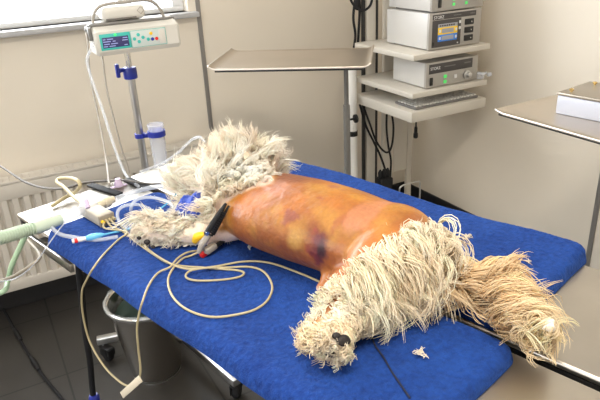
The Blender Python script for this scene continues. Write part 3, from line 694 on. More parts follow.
for k in range(3): j = MB().tube([f(L * .3, .008 + .003 * k, -.006), f(L * .75, .012 + .002 * k, -.007)], .001, 6, smooth=False); obj('teeth', j, M['chrome'], ck)
f, L, ck = clip('electrode_clip', 'green clip tucked under the hind leg of the dog', at(343, 288, ZT + .012), at(330, 287, CZ + .004), 'green', None)
j = MB(); j.tube([f(-.008, 0, .001), f(L * .5, 0, .002), f(L, 0, 0)], [.003, .0055, .0045], 8, 12); obj('grip', j, M['green'], ck, label='green grip')
j = MB(); j.tube([f(L * .6, 0, 0), f(L + .010, 0, -.001)], .0042, 8, smooth=False); obj('tail', j, M['beige'], ck)
# trunk cable of the module
m = MB().tube([mf(-.072, .002, .016), at(74, 197, ZT + .016), at(64, 187, ZT + .014), at(57, 182, ZT + .012), at(60, 178.5, ZT + .016), at(70, 178, ZT + .030), at(78, 181, ZT + .034), at(80, 187, ZT + .02), at(74, 193, TT + .014), at(64, 198, TT + .010), at(52, 206, TT + .006)], .0046, 10, 120)
solo('trunk_cable', m, M['beige'], 'thick beige cable looping up from the head end of the junction box', 'cable')

# ------------------------------------------------------------------ breathing circuit and tubes
hs = thing('breathing_hose', 'pale green corrugated hose arriving from the left at the table head', 'hose', at(30, 236, .90))
hp = spline(np.array([at(-60, 245, .985), at(-20, 241, .965), at(0, 238, .955), at(22, 231.5, .948), at(36, 227.5, .945)]), 280)
cm = MB(); k = np.arange(280); rr = .0104 + .0032 * np.sin(k * 2 * PI / 9.0)
cm.tube(hp, rr, 20, smooth=False); obj('corrugated_tube', cm, M['mint'], hs)
cf = MB(); cf.tube([at(33, 228.5, .945), at(46, 224, .943), at(60, 219, .941)], [.0135, .0142, .0142, .013, .013], 20, 14); obj('hose_cuff', cf, M['mint'], hs)
et = thing('tube_connector', 'clear tube connector joining the green hose to the ivory fitting', 'connector', at(72, 214, TT))
obj('barrel', MB().tube([at(60, 219, .941), at(78, 212, .941), at(98, 206, .941)], [.0115, .0105, .0105, .009], 16, 12), M['clear'], et)
obj('sampling_port', MB().tube([at(88, 208, .953), at(86, 200, .966)], .005, 10, smooth=False), M['lilac'], et)
obj('ivory_fitting', MB().lathe([(.0085, 0), (.0095, .004), (.0095, .016), (.012, .018), (.012, .030), (.008, .032), (.008, .042)], at(97, 206, .941), 16, unit(at(117, 198, .941) - at(97, 206, .941))), M['ivory'], et)
m = MB().tube([at(116, 198.5, .941), at(134, 192, .942), at(155, 187, .948), at(176, 185, .956), at(186, 186, .962)], .0052, 14, 50)
solo('endotracheal_tube', m, M['clear'], 'clear breathing tube running from the ivory fitting into the mouth of the dog', 'tube')
m = MB().tube([at(62, 209, TT + .012), at(52, 216, ZT + .03), at(51, 226, ZT + .018), at(60, 234, ZT + .006), at(75, 237.5, CZ + .001), at(96, 240, CZ + .001), at(118, 237, CZ + .001)], .0042, 10, 80)
solo('clear_tube', m, M['clear'], 'clear tube curving off the table head past the junction box', 'tube')
m = MB().tube([at(128, 229, CZ + .002), at(119, 221, ZT + .014), at(118, 211, ZT + .028), at(126, 205.5, ZT + .034), at(140, 205, ZT + .030), at(153, 211, ZT + .02)], .0036, 10, 70)
solo('clear_tube', m, M['clear'], 'clear tube looping low round the top of the forepaw', 'tube')
m = MB().tube([at(132, 216, ZT + .010), at(131, 208, ZT + .034), at(137, 199.5, ZT + .050), at(152, 197.5, ZT + .050), at(168, 202, ZT + .046), at(174, 208, ZT + .050)], .0036, 10, 70)
solo('clear_tube', m, M['clear'], 'clear tube arching high over the forepaw to the bandage', 'tube')
m = MB().tube([at(160, 209, ZT + .03), at(170, 201, ZT + .040), at(180, 189, ZT + .05)], .0018, 8, 24)
solo('thin_tube', m, M['cyan'], 'thin turquoise tube from the bandage to the muzzle', 'tube')
pb = thing('pilot_balloon', 'light blue inflation valve with a red tip on the towel', 'valve', at(88, 238, ZT))
ax = unit(at(104, 234.5, ZT + .010) - at(72, 241.5, ZT + .010))
obj('balloon', MB().lathe([(.002, 0), (.0045, .004), (.0065, .012), (.0065, .024), (.0045, .032), (.0025, .038)], at(84, 238.8, ZT + .010), 16, ax), M['cyan'], pb)
obj('valve_tip', MB().lathe([(.0042, 0), (.0045, .003), (.0045, .018), (.0036, .030)], at(72, 241.5, ZT + .010), 14, ax), M['white'], pb)
obj('red_core', MB().lathe([(.0048, .0), (.0048, .006)], at(74.5, 241, ZT + .010), 14, ax), M['red'], pb, label='red ring')
m = MB().tube([at(103, 234.8, ZT + .010), at(116, 232, CZ), at(128, 229.5, CZ), at(140, 222, ZT + .02), at(152, 214, ZT + .02)], .0022, 8, 40)
solo('thin_tube', m, M['cyan'], 'thin blue inflation tube running from the valve to the forepaw', 'tube')
m = MB().tube([at(83, 203, .955), at(62, 226, .94), ata(48, 245, -.04), ata(36, 262, -.06), ata(20, 276, -.08), ata(4, 281, -.1), ata(-30, 284, -.12)], .0013, 8, 60)
solo('thin_tube', m, M['clear'], 'thin clear sampling line hanging off the table corner to the left', 'tube')
m = MB().tube([at(27, 233, .925), ata(22, 243, -.05), ata(12, 265, -.07), ata(8, 280, -.08), ata(4, 291, -.1), ata(-14, 297, -.12)], .0055, 10, 60)
solo('green_tube', m, M['minttube'], 'smooth pale green tube hanging below the corrugated hose', 'tube')
m = MB().tube([T(-.016, .075, .868), ata(40, 256, -.035), ata(30, 266, -.06), ata(14, 276, -.08), ata(0, 281, -.10), ata(-30, 290, -.12)], .0036, 10, 60)
solo('grey_cord', m, M['modend'], 'light grey cord leaving the table rail to the left', 'cord')
m = MB().tube([aty(205, 142, 1.41), aty(200, 137, 1.43), aty(193, 139, 1.45), aty(186, 145, 1.45), aty(178, 153, 1.44), aty(168, 160, 1.45), at(156, 166, TT + .006), at(140, 172, TT + .005)], .0036, 10, 60)
solo('clear_tube', m, M['clear'], 'clear tube rising from the white tabletop to the ear of the dog', 'tube')
# a dark strap, an added dark strip, small things on the bare head end
def strap(p0, p1, wd, th):
    p0, p1 = np.asarray(p0), np.asarray(p1); q = unit(p1 - p0); s_ = np.cross([0, 0, 1.], q); f_ = frame(p0, q, s_)
    return MB().box(0, np.linalg.norm(p1 - p0), -wd, wd, 0.0004, th, .001, f_)
solo('strap', strap(at(90, 186, TT), at(120, 195.5, TT), .010, .006), M['rubber'], 'longer black strap lying flat on the bare white tabletop behind the junction box', 'strap')
solo('strap', strap(at(127, 180.5, TT), at(147, 189.5, TT), .011, .006), M['rubber'], 'short black strip added as the darkness of the table gap beside the muzzle of the dog', 'strap')  # added solid strip, gives the open table gap its dark look
m = MB(); m.tube([at(178, 196, ZT + .008), at(187, 191, ZT + .020), at(196, 187, ZT + .034)], .010, 10, 20, flat=.35); m.tube([at(172, 206, ZT + .01), at(180, 203, ZT + .02), at(186, 199, ZT + .03)], .007, 10, 16, flat=.4)
solo('muzzle_tie', m, M['rubber'], 'black tie beside the breathing tube at the muzzle', 'tie')
pt = thing('injection_port', 'small lilac injection port lying on the bare white tabletop', 'port', at(118, 186, TT))
obj('port_body', MB().lathe([(.004, 0), (.010, .002), (.011, .010), (.007, .016), (.007, .022)], at(119, 187, TT + .0005), 14), M['lilac'], pt)
obj('port_wing', MB().box(-.020, .020, -.005, .005, .001, .004, .001, frame(at(119, 187, TT), unit(vec(1, .2, 0)), unit(vec(-.2, 1, 0)))), M['lilac'], pt)
m = MB().tube([aty(-25, 152, 1.9), aty(0, 166, 1.80), aty(25, 182, 1.68), aty(45, 188, 1.60), at(66, 188, TT + .02), at(84, 183, TT + .007), at(108, 181, TT + .006), at(126, 180.5, TT + .011), at(150, 184, TT + .006), at(162, 183.5, TT + .006)], .0028, 10, 90)
solo('grey_cord', m, M['greycable'], 'dark grey cord sagging from the left over the table head', 'cord')

# ------------------------------------------------------------------ IV stand, pump, cup
PX, PY = .447, 1.97
iv = thing('iv_stand', 'steel drip stand on castors standing behind the table head', 'drip stand', (PX, PY, 0))
obj('pole', MB().tube([(PX, PY, .11), (PX, PY, 1.05)], .0125, 18, smooth=False), M['alu'], iv)
obj('upper_pole', MB().tube([(PX, PY, 1.04), (PX, PY, 1.80)], .0095, 18, smooth=False), M['chrome'], iv)
hk = MB()
for a_ in (0, PI / 2, PI, 1.5 * PI):
    hk.tube([(PX, PY, 1.79), (PX + .05 * math.cos(a_), PY + .05 * math.sin(a_), 1.80), (PX + .09 * math.cos(a_), PY + .09 * math.sin(a_), 1.81), (PX + .105 * math.cos(a_), PY + .105 * math.sin(a_), 1.84)], .0035, 8)
obj('hook', hk, M['chrome'], iv)
obj('hub', MB().lathe([(.035, .07), (.035, .105), (.018, .115), (.018, .15)], (PX, PY, 0), 20), M['alu'], iv)
def caster(m_parent, c, ang):
    h = MB(); h.lathe([(.010, .060), (.010, .074)], (c[0], c[1], 0), 12)
    q = np.array([math.cos(ang), math.sin(ang), 0]); s_ = np.array([-q[1], q[0], 0]); wc = np.array([c[0], c[1], .026]) + q * .016
    k_ = obj('caster', h, M['chrome'], m_parent)
    fk = MB(); f_ = frame(wc, q, s_); 
    for sg in (-1, 1): fk.box(-.026, .014, sg * .014 - .002, sg * .014 + .002, -.004, .036, .002, f_)
    fk.box(-.028, .026, -.016, .016, .030, .037, .003, f_); fk.box(.016, .030, -.016, .016, .006, .034, .004, f_)
    obj('fork', fk, M['black'], k_)
    obj('wheel', MB().lathe([(.012, -.011), (.023, -.011), (.0258, -.006), (.0258, .006), (.023, .011), (.012, .011)], wc, 24, s_), M['rubber'], k_)
    return k_
for ang, ln in ((math.radians(168), .275), (math.radians(-78.5), .45), (math.radians(45), .30)):
    q = np.array([math.cos(ang), math.sin(ang), 0]); s_ = np.array([-q[1], q[0], 0]); f_ = frame((PX, PY, 0), q, s_)
    obj('leg', MB().box(.02, ln, -.015, .015, .074, .100, .003, f_), M['alu'], iv)
    caster(iv, np.array([PX, PY]) + q[:2] * (ln - .02), ang + 2.2)
# blue clamp with wing knob
def collar(z, r0, r1, h): return MB().lathe([(r0, 0), (r1, 0), (r1, h), (r0, h)], (PX, PY, z), 22)
cb = obj('clamp_collar', MB().lathe([(.013, 0), (.021, 0), (.022, .004), (.022, .030), (.020, .036), (.013, .036)], (PX, PY, 1.052), 22), M['blue'], iv, label='blue clamp')
kb = MB(); cc = np.array([PX - .02, PY - .004, 1.083]); kd = unit(np.array([-1, -.15, 0])); kb.lathe([(.007, 0), (.007, .012), (.010, .014), (.010, .020)], cc, 14, kd)
kf = frame(cc + kd * .019, kd, (0, 0, 1), np.cross(kd, [0, 0, 1])); kb.box(-.005, .007, -.022, .022, -.006, .006, .003, kf); obj('clamp_knob', kb, M['blue'], cb)

IY = 1.845
pu = thing('infusion_pump', 'off-white infusion pump with a turquoise screen panel on the drip stand', 'infusion pump', (.46, IY + .05, 1.15))
ex0, ex1, z0, z1 = .333, .590, 1.152, 1.226
def pump_body():
    m = MB()
    prof_ = [(IY, z0 + .012), (IY + .006, z0), (IY + .085, z0), (IY + .095, z0 + .01), (IY + .095, z1 + .012), (IY + .088, z1 + .017), (IY + .026, z1 + .006), (IY + .004, z1 - .006)]
    n_ = len(prof_); V = []
    for x, sc_ in ((ex0, .88), (ex0 + .007, 1), (ex1 - .007, 1), (ex1, .88)):
        cy, cz = IY + .045, (z0 + z1) / 2
        V += [(x, cy + (y - cy) * sc_, cz + (z - cz) * sc_) for y, z in prof_]
    Fq = [(i * n_ + j, i * n_ + (j + 1) % n_, (i + 1) * n_ + (j + 1) % n_, (i + 1) * n_ + j) for i in range(3) for j in range(n_)] + [tuple(range(n_ - 1, -1, -1)), tuple(3 * n_ + j for j in range(n_))]
    return m.add(V, Fq)
obj('housing', pump_body(), M['pump'], pu, 30)
pd = np.array([0, .004, z1 - .006 - (z0 + .012)]); pd = pd / np.linalg.norm(pd)
pfm = frame((ex0, IY - .0001, z0 + .012), (1, 0, 0), (0, -1, .07), pd)
obj('display_bezel', MB().box(.014, .103, 0, .0018, .004, .050, .0015, pfm), M['teal'], pu, label='turquoise bezel')
sn = obj('screen', MB().box(.020, .097, .0016, .0026, .010, .040, .0006, pfm), M['screen'], pu)
tx = MB()
for zz, segs_ in ((.0345, ((.022, .030), (.034, .052), (.080, .094))), (.028, ((.022, .044), (.050, .058), (.078, .094))), (.021, ((.024, .040), (.044, .064))), (.0145, ((.022, .034), (.038, .056), (.082, .092)))):
    for xa, xb in segs_: tx.box(xa, xb, .0024, .0029, zz - .0012, zz + .0012, 0, pfm)
obj('screen_text', tx, M['sctext'], sn)
obj('led', MB().ball(pfm(.060, .003, .0455), .0034, 12), M['led'], pu, label='lit green lamp')
kp = obj('keypad', MB().box(.105, .211, 0, .0018, .003, .050, .0015, pfm), M['panel'], pu)
obj('keypad_border', MB().box(.104, .212, -.0004, .0012, .002, .051, .0015, pfm), M['teal'], pu)
for x, z in ((.127, .038), (.127, .018), (.114, .027), (.140, .029), (.155, .022)): obj('button', MB().lathe([(.0050, 0), (.0050, .0016), (.004, .002)], pfm(x, .0016, z), 14, pfm(0, 1, 0) - pfm(0, 0, 0)), M['teal'], pu)
for x, z, mm in ((.168, .021, M['blue']), (.181, .021, M['red']), (.166, .038, M['yellow'])): obj('button', MB().lathe([(.0050, 0), (.0050, .0016), (.004, .002)], pfm(x, .0016, z), 14, pfm(0, 1, 0) - pfm(0, 0, 0)), mm, pu, label='coloured button')
kb = MB(); kb.box(.190, .208, .0016, .0024, .006, .046, .0005, pfm); obj('door_key', kb, M['pump'], pu)
hd = MB().tube([(.345, IY + .05, z1 + .004), (.350, IY + .05, z1 + .035), (.374, IY + .045, z1 + .062), (.44, IY + .04, z1 + .068), (.515, IY + .04, z1 + .067), (.548, IY + .045, z1 + .040), (.562, IY + .05, z1 + .006)], .0045, 10, 60)
obj('handle', hd, M['ltgrey'], pu)
rl = MB().tube([(.322, IY + .05, z1 - .002), (.335, IY + .04, z1 + .010), (.38, IY + .035, z1 + .012), (.55, IY + .035, z1 + .010), (.586, IY + .045, z1 + .006)], .006, 10, 40); obj('top_rail', rl, M['grey'], pu)
obj('side_clip', MB().box(.322, .334, IY + .02, IY + .07, z1 - .03, z1 + .008, .003), M['grey'], pu)
obj('clamp_block', MB().box(.425, .470, IY + .094, PY - .008, 1.16, 1.21, .004), M['dark'], pu)
sb = thing('syringe_driver', 'small rounded off-white unit lying on top of the infusion pump', 'medical device', (.44, IY + .06, z1 + .018))
obj('housing', MB().box(.372, .500, IY + .028, IY + .105, z1 + .0185, z1 + .058, .014, seg=4), M['pump'], sb)
obj('lid_seam', MB().box(.380, .470, IY + .0268, IY + .029, z1 + .022, z1 + .026, .0006), M['greycable'], sb)
dq = frame((.485, IY + .0275, z1 + .042), (.7, 0, .7), (.7, 0, -.7), (0, -1, 0))
mk = MB()
for s_ in ((-.008, .008, -.008, -.0066), (-.008, .008, .0066, .008), (-.008, -.0066, -.008, .008), (.0066, .008, -.008, .008)): mk.box(s_[0], s_[1], s_[2], s_[3], 0, .0006, 0, dq)
obj('diamond_mark', mk, M['ltgrey'], sb)
# pump lines
m = MB().tube([(ex0 - .004, IY + .02, 1.19), aty(92, 48, 1.83), aty(87, 60, 1.82), aty(92, 80, 1.80), aty(102, 108, 1.75), aty(112, 140, 1.68), aty(121, 165, 1.62), aty(128, 178, 1.55), at(138, 186, TT + .014)], .0042, 10, 90)
solo('infusion_line', m, M['clear'], 'clear infusion line hanging from the left end of the pump', 'tube')
m = MB().tube([(.322, IY + .05, 1.222), aty(88, 44, 1.87), aty(90, 75, 1.85), aty(97, 110, 1.78), aty(103, 140, 1.70), aty(107, 165, 1.62), at(109, 184, TT + .018)], .0028, 8, 60)
solo('pump_cord', m, M['ltgrey'], 'grey cord hanging leftmost from the pump to the table head', 'cord')
m = MB().tube([(.352, IY + .03, 1.153), aty(103, 62, 1.85), aty(107, 90, 1.83), aty(114, 120, 1.80), aty(122, 150, 1.78), aty(128, 168, 1.77), aty(130, 185, 1.76), aty(130, 200, 1.75)], .0028, 8, 60)
solo('pump_cord', m, M['ltgrey'], 'grey cord dropping from under the pump past the drip pole', 'cord')
cu = thing('suction_jar', 'clear plastic jar with a blue rim clipped to the drip stand', 'jar', (.489, 1.93, .76))
ccx, ccy = .494, 1.935
obj('jar_wall', MB().lathe([(.0, .712), (.021, .714), (.0235, .72), (.027, .895), (.0285, .897), (.0265, .899), (.0225, .722), (.0, .716)], (ccx, ccy, 0), 28, cap=False), M['clearcup'], cu)
obj('blue_ring', MB().lathe([(.0268, .858), (.0300, .858), (.0300, .876), (.0268, .876)], (ccx, ccy, 0), 28), M['blue'], cu, label='blue ring')
obj('blue_lid', MB().lathe([(.0, .874), (.0262, .874), (.0262, .878), (.0, .8785)], (ccx, ccy, 0), 28, cap=False), M['fluid'], cu)
cl = MB(); cl.lathe([(.0128, .852), (.018, .852), (.018, .866), (.0128, .866)], (PX, PY, 0), 22); cl.box(PX + .010, ccx - .020, PY - .022, PY - .008, .853, .866, .002); obj('holder_clip', cl, M['blue'], cu)

# ------------------------------------------------------------------ bucket under the table
bx, by = .348, 1.858
bu = thing('waste_bucket', 'brushed steel waste bucket standing on the floor under the table edge', 'bucket', (bx, by, 0))
obj('shell', MB().lathe([(.0, .004), (.086, .004), (.090, .010), (.130, .300), (.134, .306), (.137, .310), (.135, .314), (.128, .310), (.086, .012), (.0, .008)], (bx, by, 0), 48, cap=False), M['bucket'], bu)
obj('bottom_ring', MB().lathe([(.082, 0), (.088, 0), (.0895, .010), (.082, .010)], (bx, by, 0), 48), M['steel'], bu)
obj('rim', MB().tube([(bx + .137 * math.cos(a), by + .137 * math.sin(a), .311) for a in np.linspace(0, 2 * PI, 40)], .005, 8, 120), M['chrome'], bu)
ln = MB(); V = []; NR = 60
for ri, (rd, zz) in enumerate(((.140, .300), (.1425, .310), (.141, .319), (.133, .320), (.126, .300), (.112, .24))):
    for a in range(NR):
        t = a / NR * 2 * PI; wv = .006 * noise.noise(Vector((math.cos(t) * 5, math.sin(t) * 5, ri * .4))) ; V.append((bx + (rd + wv) * math.cos(t), by + (rd + wv) * math.sin(t), zz + wv * (2.5 if ri == 0 else .6)))
ln.add(V, [(i * NR + j, i * NR + (j + 1) % NR, (i + 1) * NR + (j + 1) % NR, (i + 1) * NR + j) for i in range(5) for j in range(NR)])
solo('bin_liner', ln, M['clearbag'], 'clear plastic liner folded over the rim of the steel bucket', 'bag', sharp=80)
wm = MB().ball((bx - .005, by, .268), (.104, .104, .036), 28); wv_ = np.array(wm.v); wv_ += np.stack([nz(wv_, 22), nz(wv_, 22, 3), nz(wv_, 22, 6)], 1) * .022; wm.v = [tuple(p) for p in wv_]
solo('waste_cloth', wm, M['liner'], 'crumpled dark green waste inside the steel bucket', 'waste', sharp=80)

# black hose and floor cable at the left
m = MB().tube([*[p for p in (ata(78.5, 262, .035), ata(79.5, 275, .035)) if p[2] < TT - .03], ata(82, 300, .032), ata(85, 330, .030), ata(90, 362, .032), ata(92, 385, .034), ata(93, 394, .034)], .0075, 12, 80)
hh = thing('black_hose', 'black hose hanging straight down from the near table edge', 'hose', ata(93, 398, .034))
obj('hose_tube', m, M['rubber'], hh)
e_ = ata(93, 393, .034); obj('blue_coupling', MB().lathe([(.010, -.005), (.013, -.012), (.013, -.04), (.009, -.05)], e_, 16), M['blue'], hh, label='blue coupling')
obj('hose_tail', MB().tube([e_ - [0, 0, .045], e_ - [0, 0, .25], e_ + [-.03, .02, -e_[2] + .012]], .0075, 12, 30), M['rubber'], hh)
fcab = thing('floor_cable', 'black cable with two inline plugs lying on the tiles at left', 'cable', at(30, 350, 0))
pts_ = [at(-6, 297, .006), at(5, 312, .006), at(17, 334, .008), at(26, 350, .006), at(35, 364, .008), at(48, 382, .006), at(62, 399, .006), at(80, 425, .006)]
obj('cord', MB().tube(pts_, .0055, 10, 90), M['rubber'], fcab)
for pa, pb_ in ((at(14, 329, .011), at(21, 340, .011)), (at(31, 357, .011), at(39, 370, .011))):
    obj('inline_plug', MB().tube([pa, pa * .7 + pb_ * .3, pa * .3 + pb_ * .7, pb_], [.0065, .0105, .0105, .0065], 12, 12), M['black'], fcab)

# ------------------------------------------------------------------ instrument tray (back) on its stand
ZTR = 1.05
fl, frr_, br_, bl_ = at(211, 68, ZTR), at(378, 65, ZTR), at(366, 49, ZTR), at(230, 52, ZTR)
te1 = unit((frr_ - fl) + (br_ - bl_)); te2 = np.array([-te1[1], te1[0], 0]); tc_ = (fl + frr_ + br_ + bl_) / 4
def mayo_tray(c, e1_, e2_, W_, D_, ends=.010, back=.0025):
    # flat sheet: short ends flare up, long sides rolled down
    f_ = frame(c, e1_, e2_); m = MB(); V = []; w2, d2 = W_ / 2, D_ / 2
    xs = [(-w2, ends), (-w2 + .004, ends + .001), (-w2 + .009, ends * .55), (-w2 + .018, .002), (-w2 + .026, 0)] + [(x, 0) for x in np.linspace(-w2 + .04, w2 - .04, 8)] + [(w2 - .026, 0), (w2 - .018, .002), (w2 - .009, ends * .55), (w2 - .004, ends + .001), (w2, ends)]
    ys = [(-d2, -.004), (-d2 + .0003, -.0008), (-d2 + .0012, 0)] + [(y, 0) for y in np.linspace(-d2 + .02, d2 - .02, 5)] + [(d2 - .006, 0), (d2 - .003, back), (d2, back), (d2 + .001, -.007)]
    for dz in (0, -.0022):
        for x, zx in xs:
            for y, zy in ys:
                V.append(f_(x * (1 - (.0022 / w2 if dz else 0)) , y, max(zx, 0) + zy + dz))
    nx, ny = len(xs), len(ys); N_ = nx * ny; I_ = lambda l, a, b: l * N_ + a * ny + b
    Fq = [(I_(0, a, b), I_(0, a + 1, b), I_(0, a + 1, b + 1), I_(0, a, b + 1)) for a in range(nx - 1) for b in range(ny - 1)]
    Fq += [(I_(1, a, b), I_(1, a, b + 1), I_(1, a + 1, b + 1), I_(1, a + 1, b)) for a in range(nx - 1) for b in range(ny - 1)]
    for a in range(nx - 1): Fq += [(I_(0, a, 0), I_(1, a, 0), I_(1, a + 1, 0), I_(0, a + 1, 0)), (I_(0, a, ny - 1), I_(0, a + 1, ny - 1), I_(1, a + 1, ny - 1), I_(1, a, ny - 1))]
    for b in range(ny - 1): Fq += [(I_(0, 0, b), I_(0, 0, b + 1), I_(1, 0, b + 1), I_(1, 0, b)), (I_(0, nx - 1, b), I_(1, nx - 1, b), I_(1, nx - 1, b + 1), I_(0, nx - 1, b + 1))]
    return m.add(V, Fq), f_
W1 = (np.linalg.norm(frr_ - fl) + np.linalg.norm(br_ - bl_)) / 2; D1 = .335
px_, py_ = 1.165, 1.80
ms = thing('instrument_stand', 'wide steel instrument tray on a grey post before the window wall', 'instrument stand', (px_, py_, 0))
mt, mfr = mayo_tray(tc_, te1, te2, W1 + .01, D1); obj('tray', mt, M['tray'], ms, 50)
for y_ in (-D1 / 2 + .002, D1 / 2 - .012): obj('edge_shade_frame', MB().box(-W1 / 2 + .02, W1 / 2 - .02, y_, y_ + .010, -.013, -.0035, .001, mfr), M['dark'], ms)  # frame strips coloured dark for the shade under the tray edges
sf = MB(); q = np.array([px_, py_, 0])
xc = (np.array([px_, py_, 0]) - tc_) @ te1
for s_ in (-1, 1): sf.tube([mfr(-W1 / 2 + .06, s_ * D1 * .30, -.009), mfr(xc, s_ * D1 * .30, -.009)], .006, 10, smooth=False)
sf.tube([mfr(xc, -D1 * .30, -.009), mfr(xc, D1 * .30, -.009)], .006, 10, smooth=False)
obj('tray_support', sf, M['grey'], ms)
obj('upper_post', MB().tube([(px_, py_, .80), (px_, py_, ZTR - .010)], .0085, 16, smooth=False), M['grey'], ms)
obj('lower_post', MB().tube([(px_, py_, .05), (px_, py_, .878)], .0125, 16, smooth=False), M['grey'], ms)
kn = MB(); kn.tube([(px_ + .010, py_ - .002, .822), (px_ + .032, py_ - .004, .822)], .004, 8, smooth=False); kn.lathe([(.006, 0), (.016, .002), (.016, .010), (.010, .013)], (px_ + .03, py_ - .004, .822), 14, (1, -.1, 0)); obj('height_knob', kn, M['black'], ms)
lg = MB()
for dx, dy in ((-.42, -.02), (.06, .22), (.06, -.22)): lg.tube([(px_, py_, .045), (px_ + dx, py_ + dy, .045)], .014, 12, smooth=False)
obj('base_legs', lg, M['grey'], ms)
for dx, dy in ((-.42, -.02), (.06, .22), (.06, -.22)): obj('castor', MB().lathe([(.012, -.01), (.024, -.01), (.0245, .008), (.012, .01)], (px_ + dx, py_ + dy, .0248), 18, (0, 1, 0)), M['rubber'], ms)

# right instrument stand
c0 = at(495, 107, 1.0); W3, D3 = .70, .45        # near-left corner; runs towards the right wall and the viewer
cx3 = np.array([c0[0] + D3 / 2, c0[1] - W3 / 2, 1.0])
ms2 = thing('instrument_stand', 'steel instrument tray at the right edge, carrying the flat metal box', 'instrument stand', (1.55, cx3[1] - .27, 0))
mt, mfr2 = mayo_tray(cx3 - np.array([0, 0, .010]), np.array([0, -1., 0]), np.array([1., 0, 0]), W3, D3, .005, .002); obj('tray', mt, M['tray'], ms2, 50)
for y_ in (-D3 / 2 + .002, D3 / 2 - .012): obj('edge_shade_frame', MB().box(-W3 / 2 + .012, W3 / 2 - .012, y_, y_ + .010, -.011, -.0035, .001, mfr2), M['dark'], ms2)  # dark strips again, shade below the edges built in as colour
sx, sy = 1.55, cx3[1] - .27
obj('upper_post', MB().tube([(sx, sy, .70), (sx, sy, .975)], .0085, 16, smooth=False), M['grey'], ms2)
obj('lower_post', MB().tube([(sx, sy, .05), (sx, sy, .80)], .0125, 16, smooth=False), M['grey'], ms2)
sf = MB(); sf.box(sx - .16, sx + .12, sy - .012, sy + .012, .974, .986, .002); obj('tray_support', sf, M['grey'], ms2)
lg = MB()
for dx, dy in ((-.10, -.3), (.2, 0), (-.10, .3)): lg.tube([(sx, sy, .045), (sx + dx, sy + dy, .045)], .014, 12, smooth=False)
obj('base_legs', lg, M['grey'], ms2)
for dx, dy in ((-.10, -.3), (.2, 0), (-.10, .3)): obj('castor', MB().lathe([(.012, -.01), (.024, -.01), (.0245, .008), (.012, .01)], (sx + dx, sy + dy, .0248), 18, (0, 1, 0)), M['rubber'], ms2)
# metal box on it
b0 = at(555, 113, .991); zb = .9895
sbx = thing('instrument_box', 'flat white metal box with a grey lid and brass knobs on the right tray', 'box', (b0[0] + .1, b0[1] - .15, zb))
e_1 = unit(at(600, 122, .991) - b0); e_1[2] = 0; e_1 = unit(e_1); e_2 = np.array([-e_1[1], e_1[0], 0])
fbx = frame((b0[0], b0[1], zb), e_1, e_2)
obj('case', MB().box(0, .32, 0, .16, 0.0005, .050, .004, fbx), M['boxwhite'], sbx)
obj('lid', MB().box(-.002, .322, -.002, .162, .050, .058, .003, fbx), M['boxlid'], sbx)
for x_, y_ in ((.025, .022), (.030, .130), (.29, .03), (.29, .13)): obj('knob', MB().lathe([(.003, 0), (.003, .003), (.006, .004), (.006, .007), (.003, .009)], fbx(x_, y_, .058), 12), M['brass'], sbx)

# ------------------------------------------------------------------ endoscopy trolley
ra_ = math.radians(-.5)
re1 = np.array([math.cos(ra_), math.sin(ra_), 0]); re2 = np.array([-re1[1], re1[0], 0]); RO = np.array([1.562, 1.915, 0])
R = frame(RO, re1, re2)
tr = thing('equipment_trolley', 'cream equipment trolley with shelves in the corner behind the table', 'trolley', R(.18, .17, 0))
SW, SD = .415, .43
for nm, zt, th in (('shelf', .990, .024), ('shelf', .834, .024), ('keyboard_shelf', .753, .045), ('base_plate', .10, .03)):
    obj(nm, MB().box(0, SW, 0, SD, zt - th, zt, .004, R), M['rack'], tr)
for x_, mm, ww, dd in ((.055, M['dark'], .014, .016), (.095, M['rack'], .050, .02), (.128, M['dark'], .012, .014), (.20, M['rack'], .06, .02), (.34, M['rack'], .03, .02)):
    obj('post', MB().box(x_ - ww / 2, x_ + ww / 2, SD + .002, SD + .002 + dd, .07, 1.9, .002, R), mm, tr)
obj('rear_panel', MB().box(.235, .32, SD + .002, SD + .006, .30, .70, .001, R), M['rack'], tr)
for x_, y_ in ((.04, .04), (.33, .04), (.04, .31), (.33, .31)): obj('castor', MB().lathe([(.012, -.014), (.034, -.012), (.0345, .010), (.012, .012)], R(x_, y_, .0348), 20, re2), M['rubber'], tr)
obj('low_shelf', MB().box(-.02, .15, .10, SD, .226, .25, .004, R), M['rack'], tr)
hb = MB().tube([R(.02, .108, .2505), R(.02, .10, .29), R(.02, .098, .36), R(.035, .096, .385), R(.12, .096, .385), R(.138, .098, .37), R(.142, .10, .29), R(.142, .108, .2505)], .004, 10, 60)
obj('wire_rail', hb, M['alu'], tr)
ap = MB(); ap.tube([R(-.035, SD - .03, .05), R(-.035, SD - .03, .93)], .022, 20, smooth=False); q = obj('side_column', ap, M['white'], tr)
ap = MB(); ap.lathe([(.0225, .56), (.0245, .56), (.0245, .585), (.0225, .585)], R(-.035, SD - .03, 0), 22); obj('column_strap', ap, M['black'], q)
def lettering(txt, size, fr_, pos, parent, m, name='lettering', depth=.0004):
    cu_ = bpy.data.curves.new('txt', 'FONT'); cu_.body = txt; cu_.size = size; cu_.extrude = depth
    to = bpy.data.objects.new('txt', cu_); COL.objects.link(to); bpy.context.view_layer.update()
    me_ = bpy.data.meshes.new_from_object(to.evaluated_get(bpy.context.evaluated_depsgraph_get())); bpy.data.objects.remove(to)
    mb = MB(); mb.add([fr_(pos[0] + v.co.x, -.0005 - pos[1] + 0 - v.co.z, pos[2] + v.co.y) for v in me_.vertices], [tuple(p.vertices) for p in me_.polygons]); bpy.data.meshes.remove(me_)
    return obj(name, mb, m, parent)
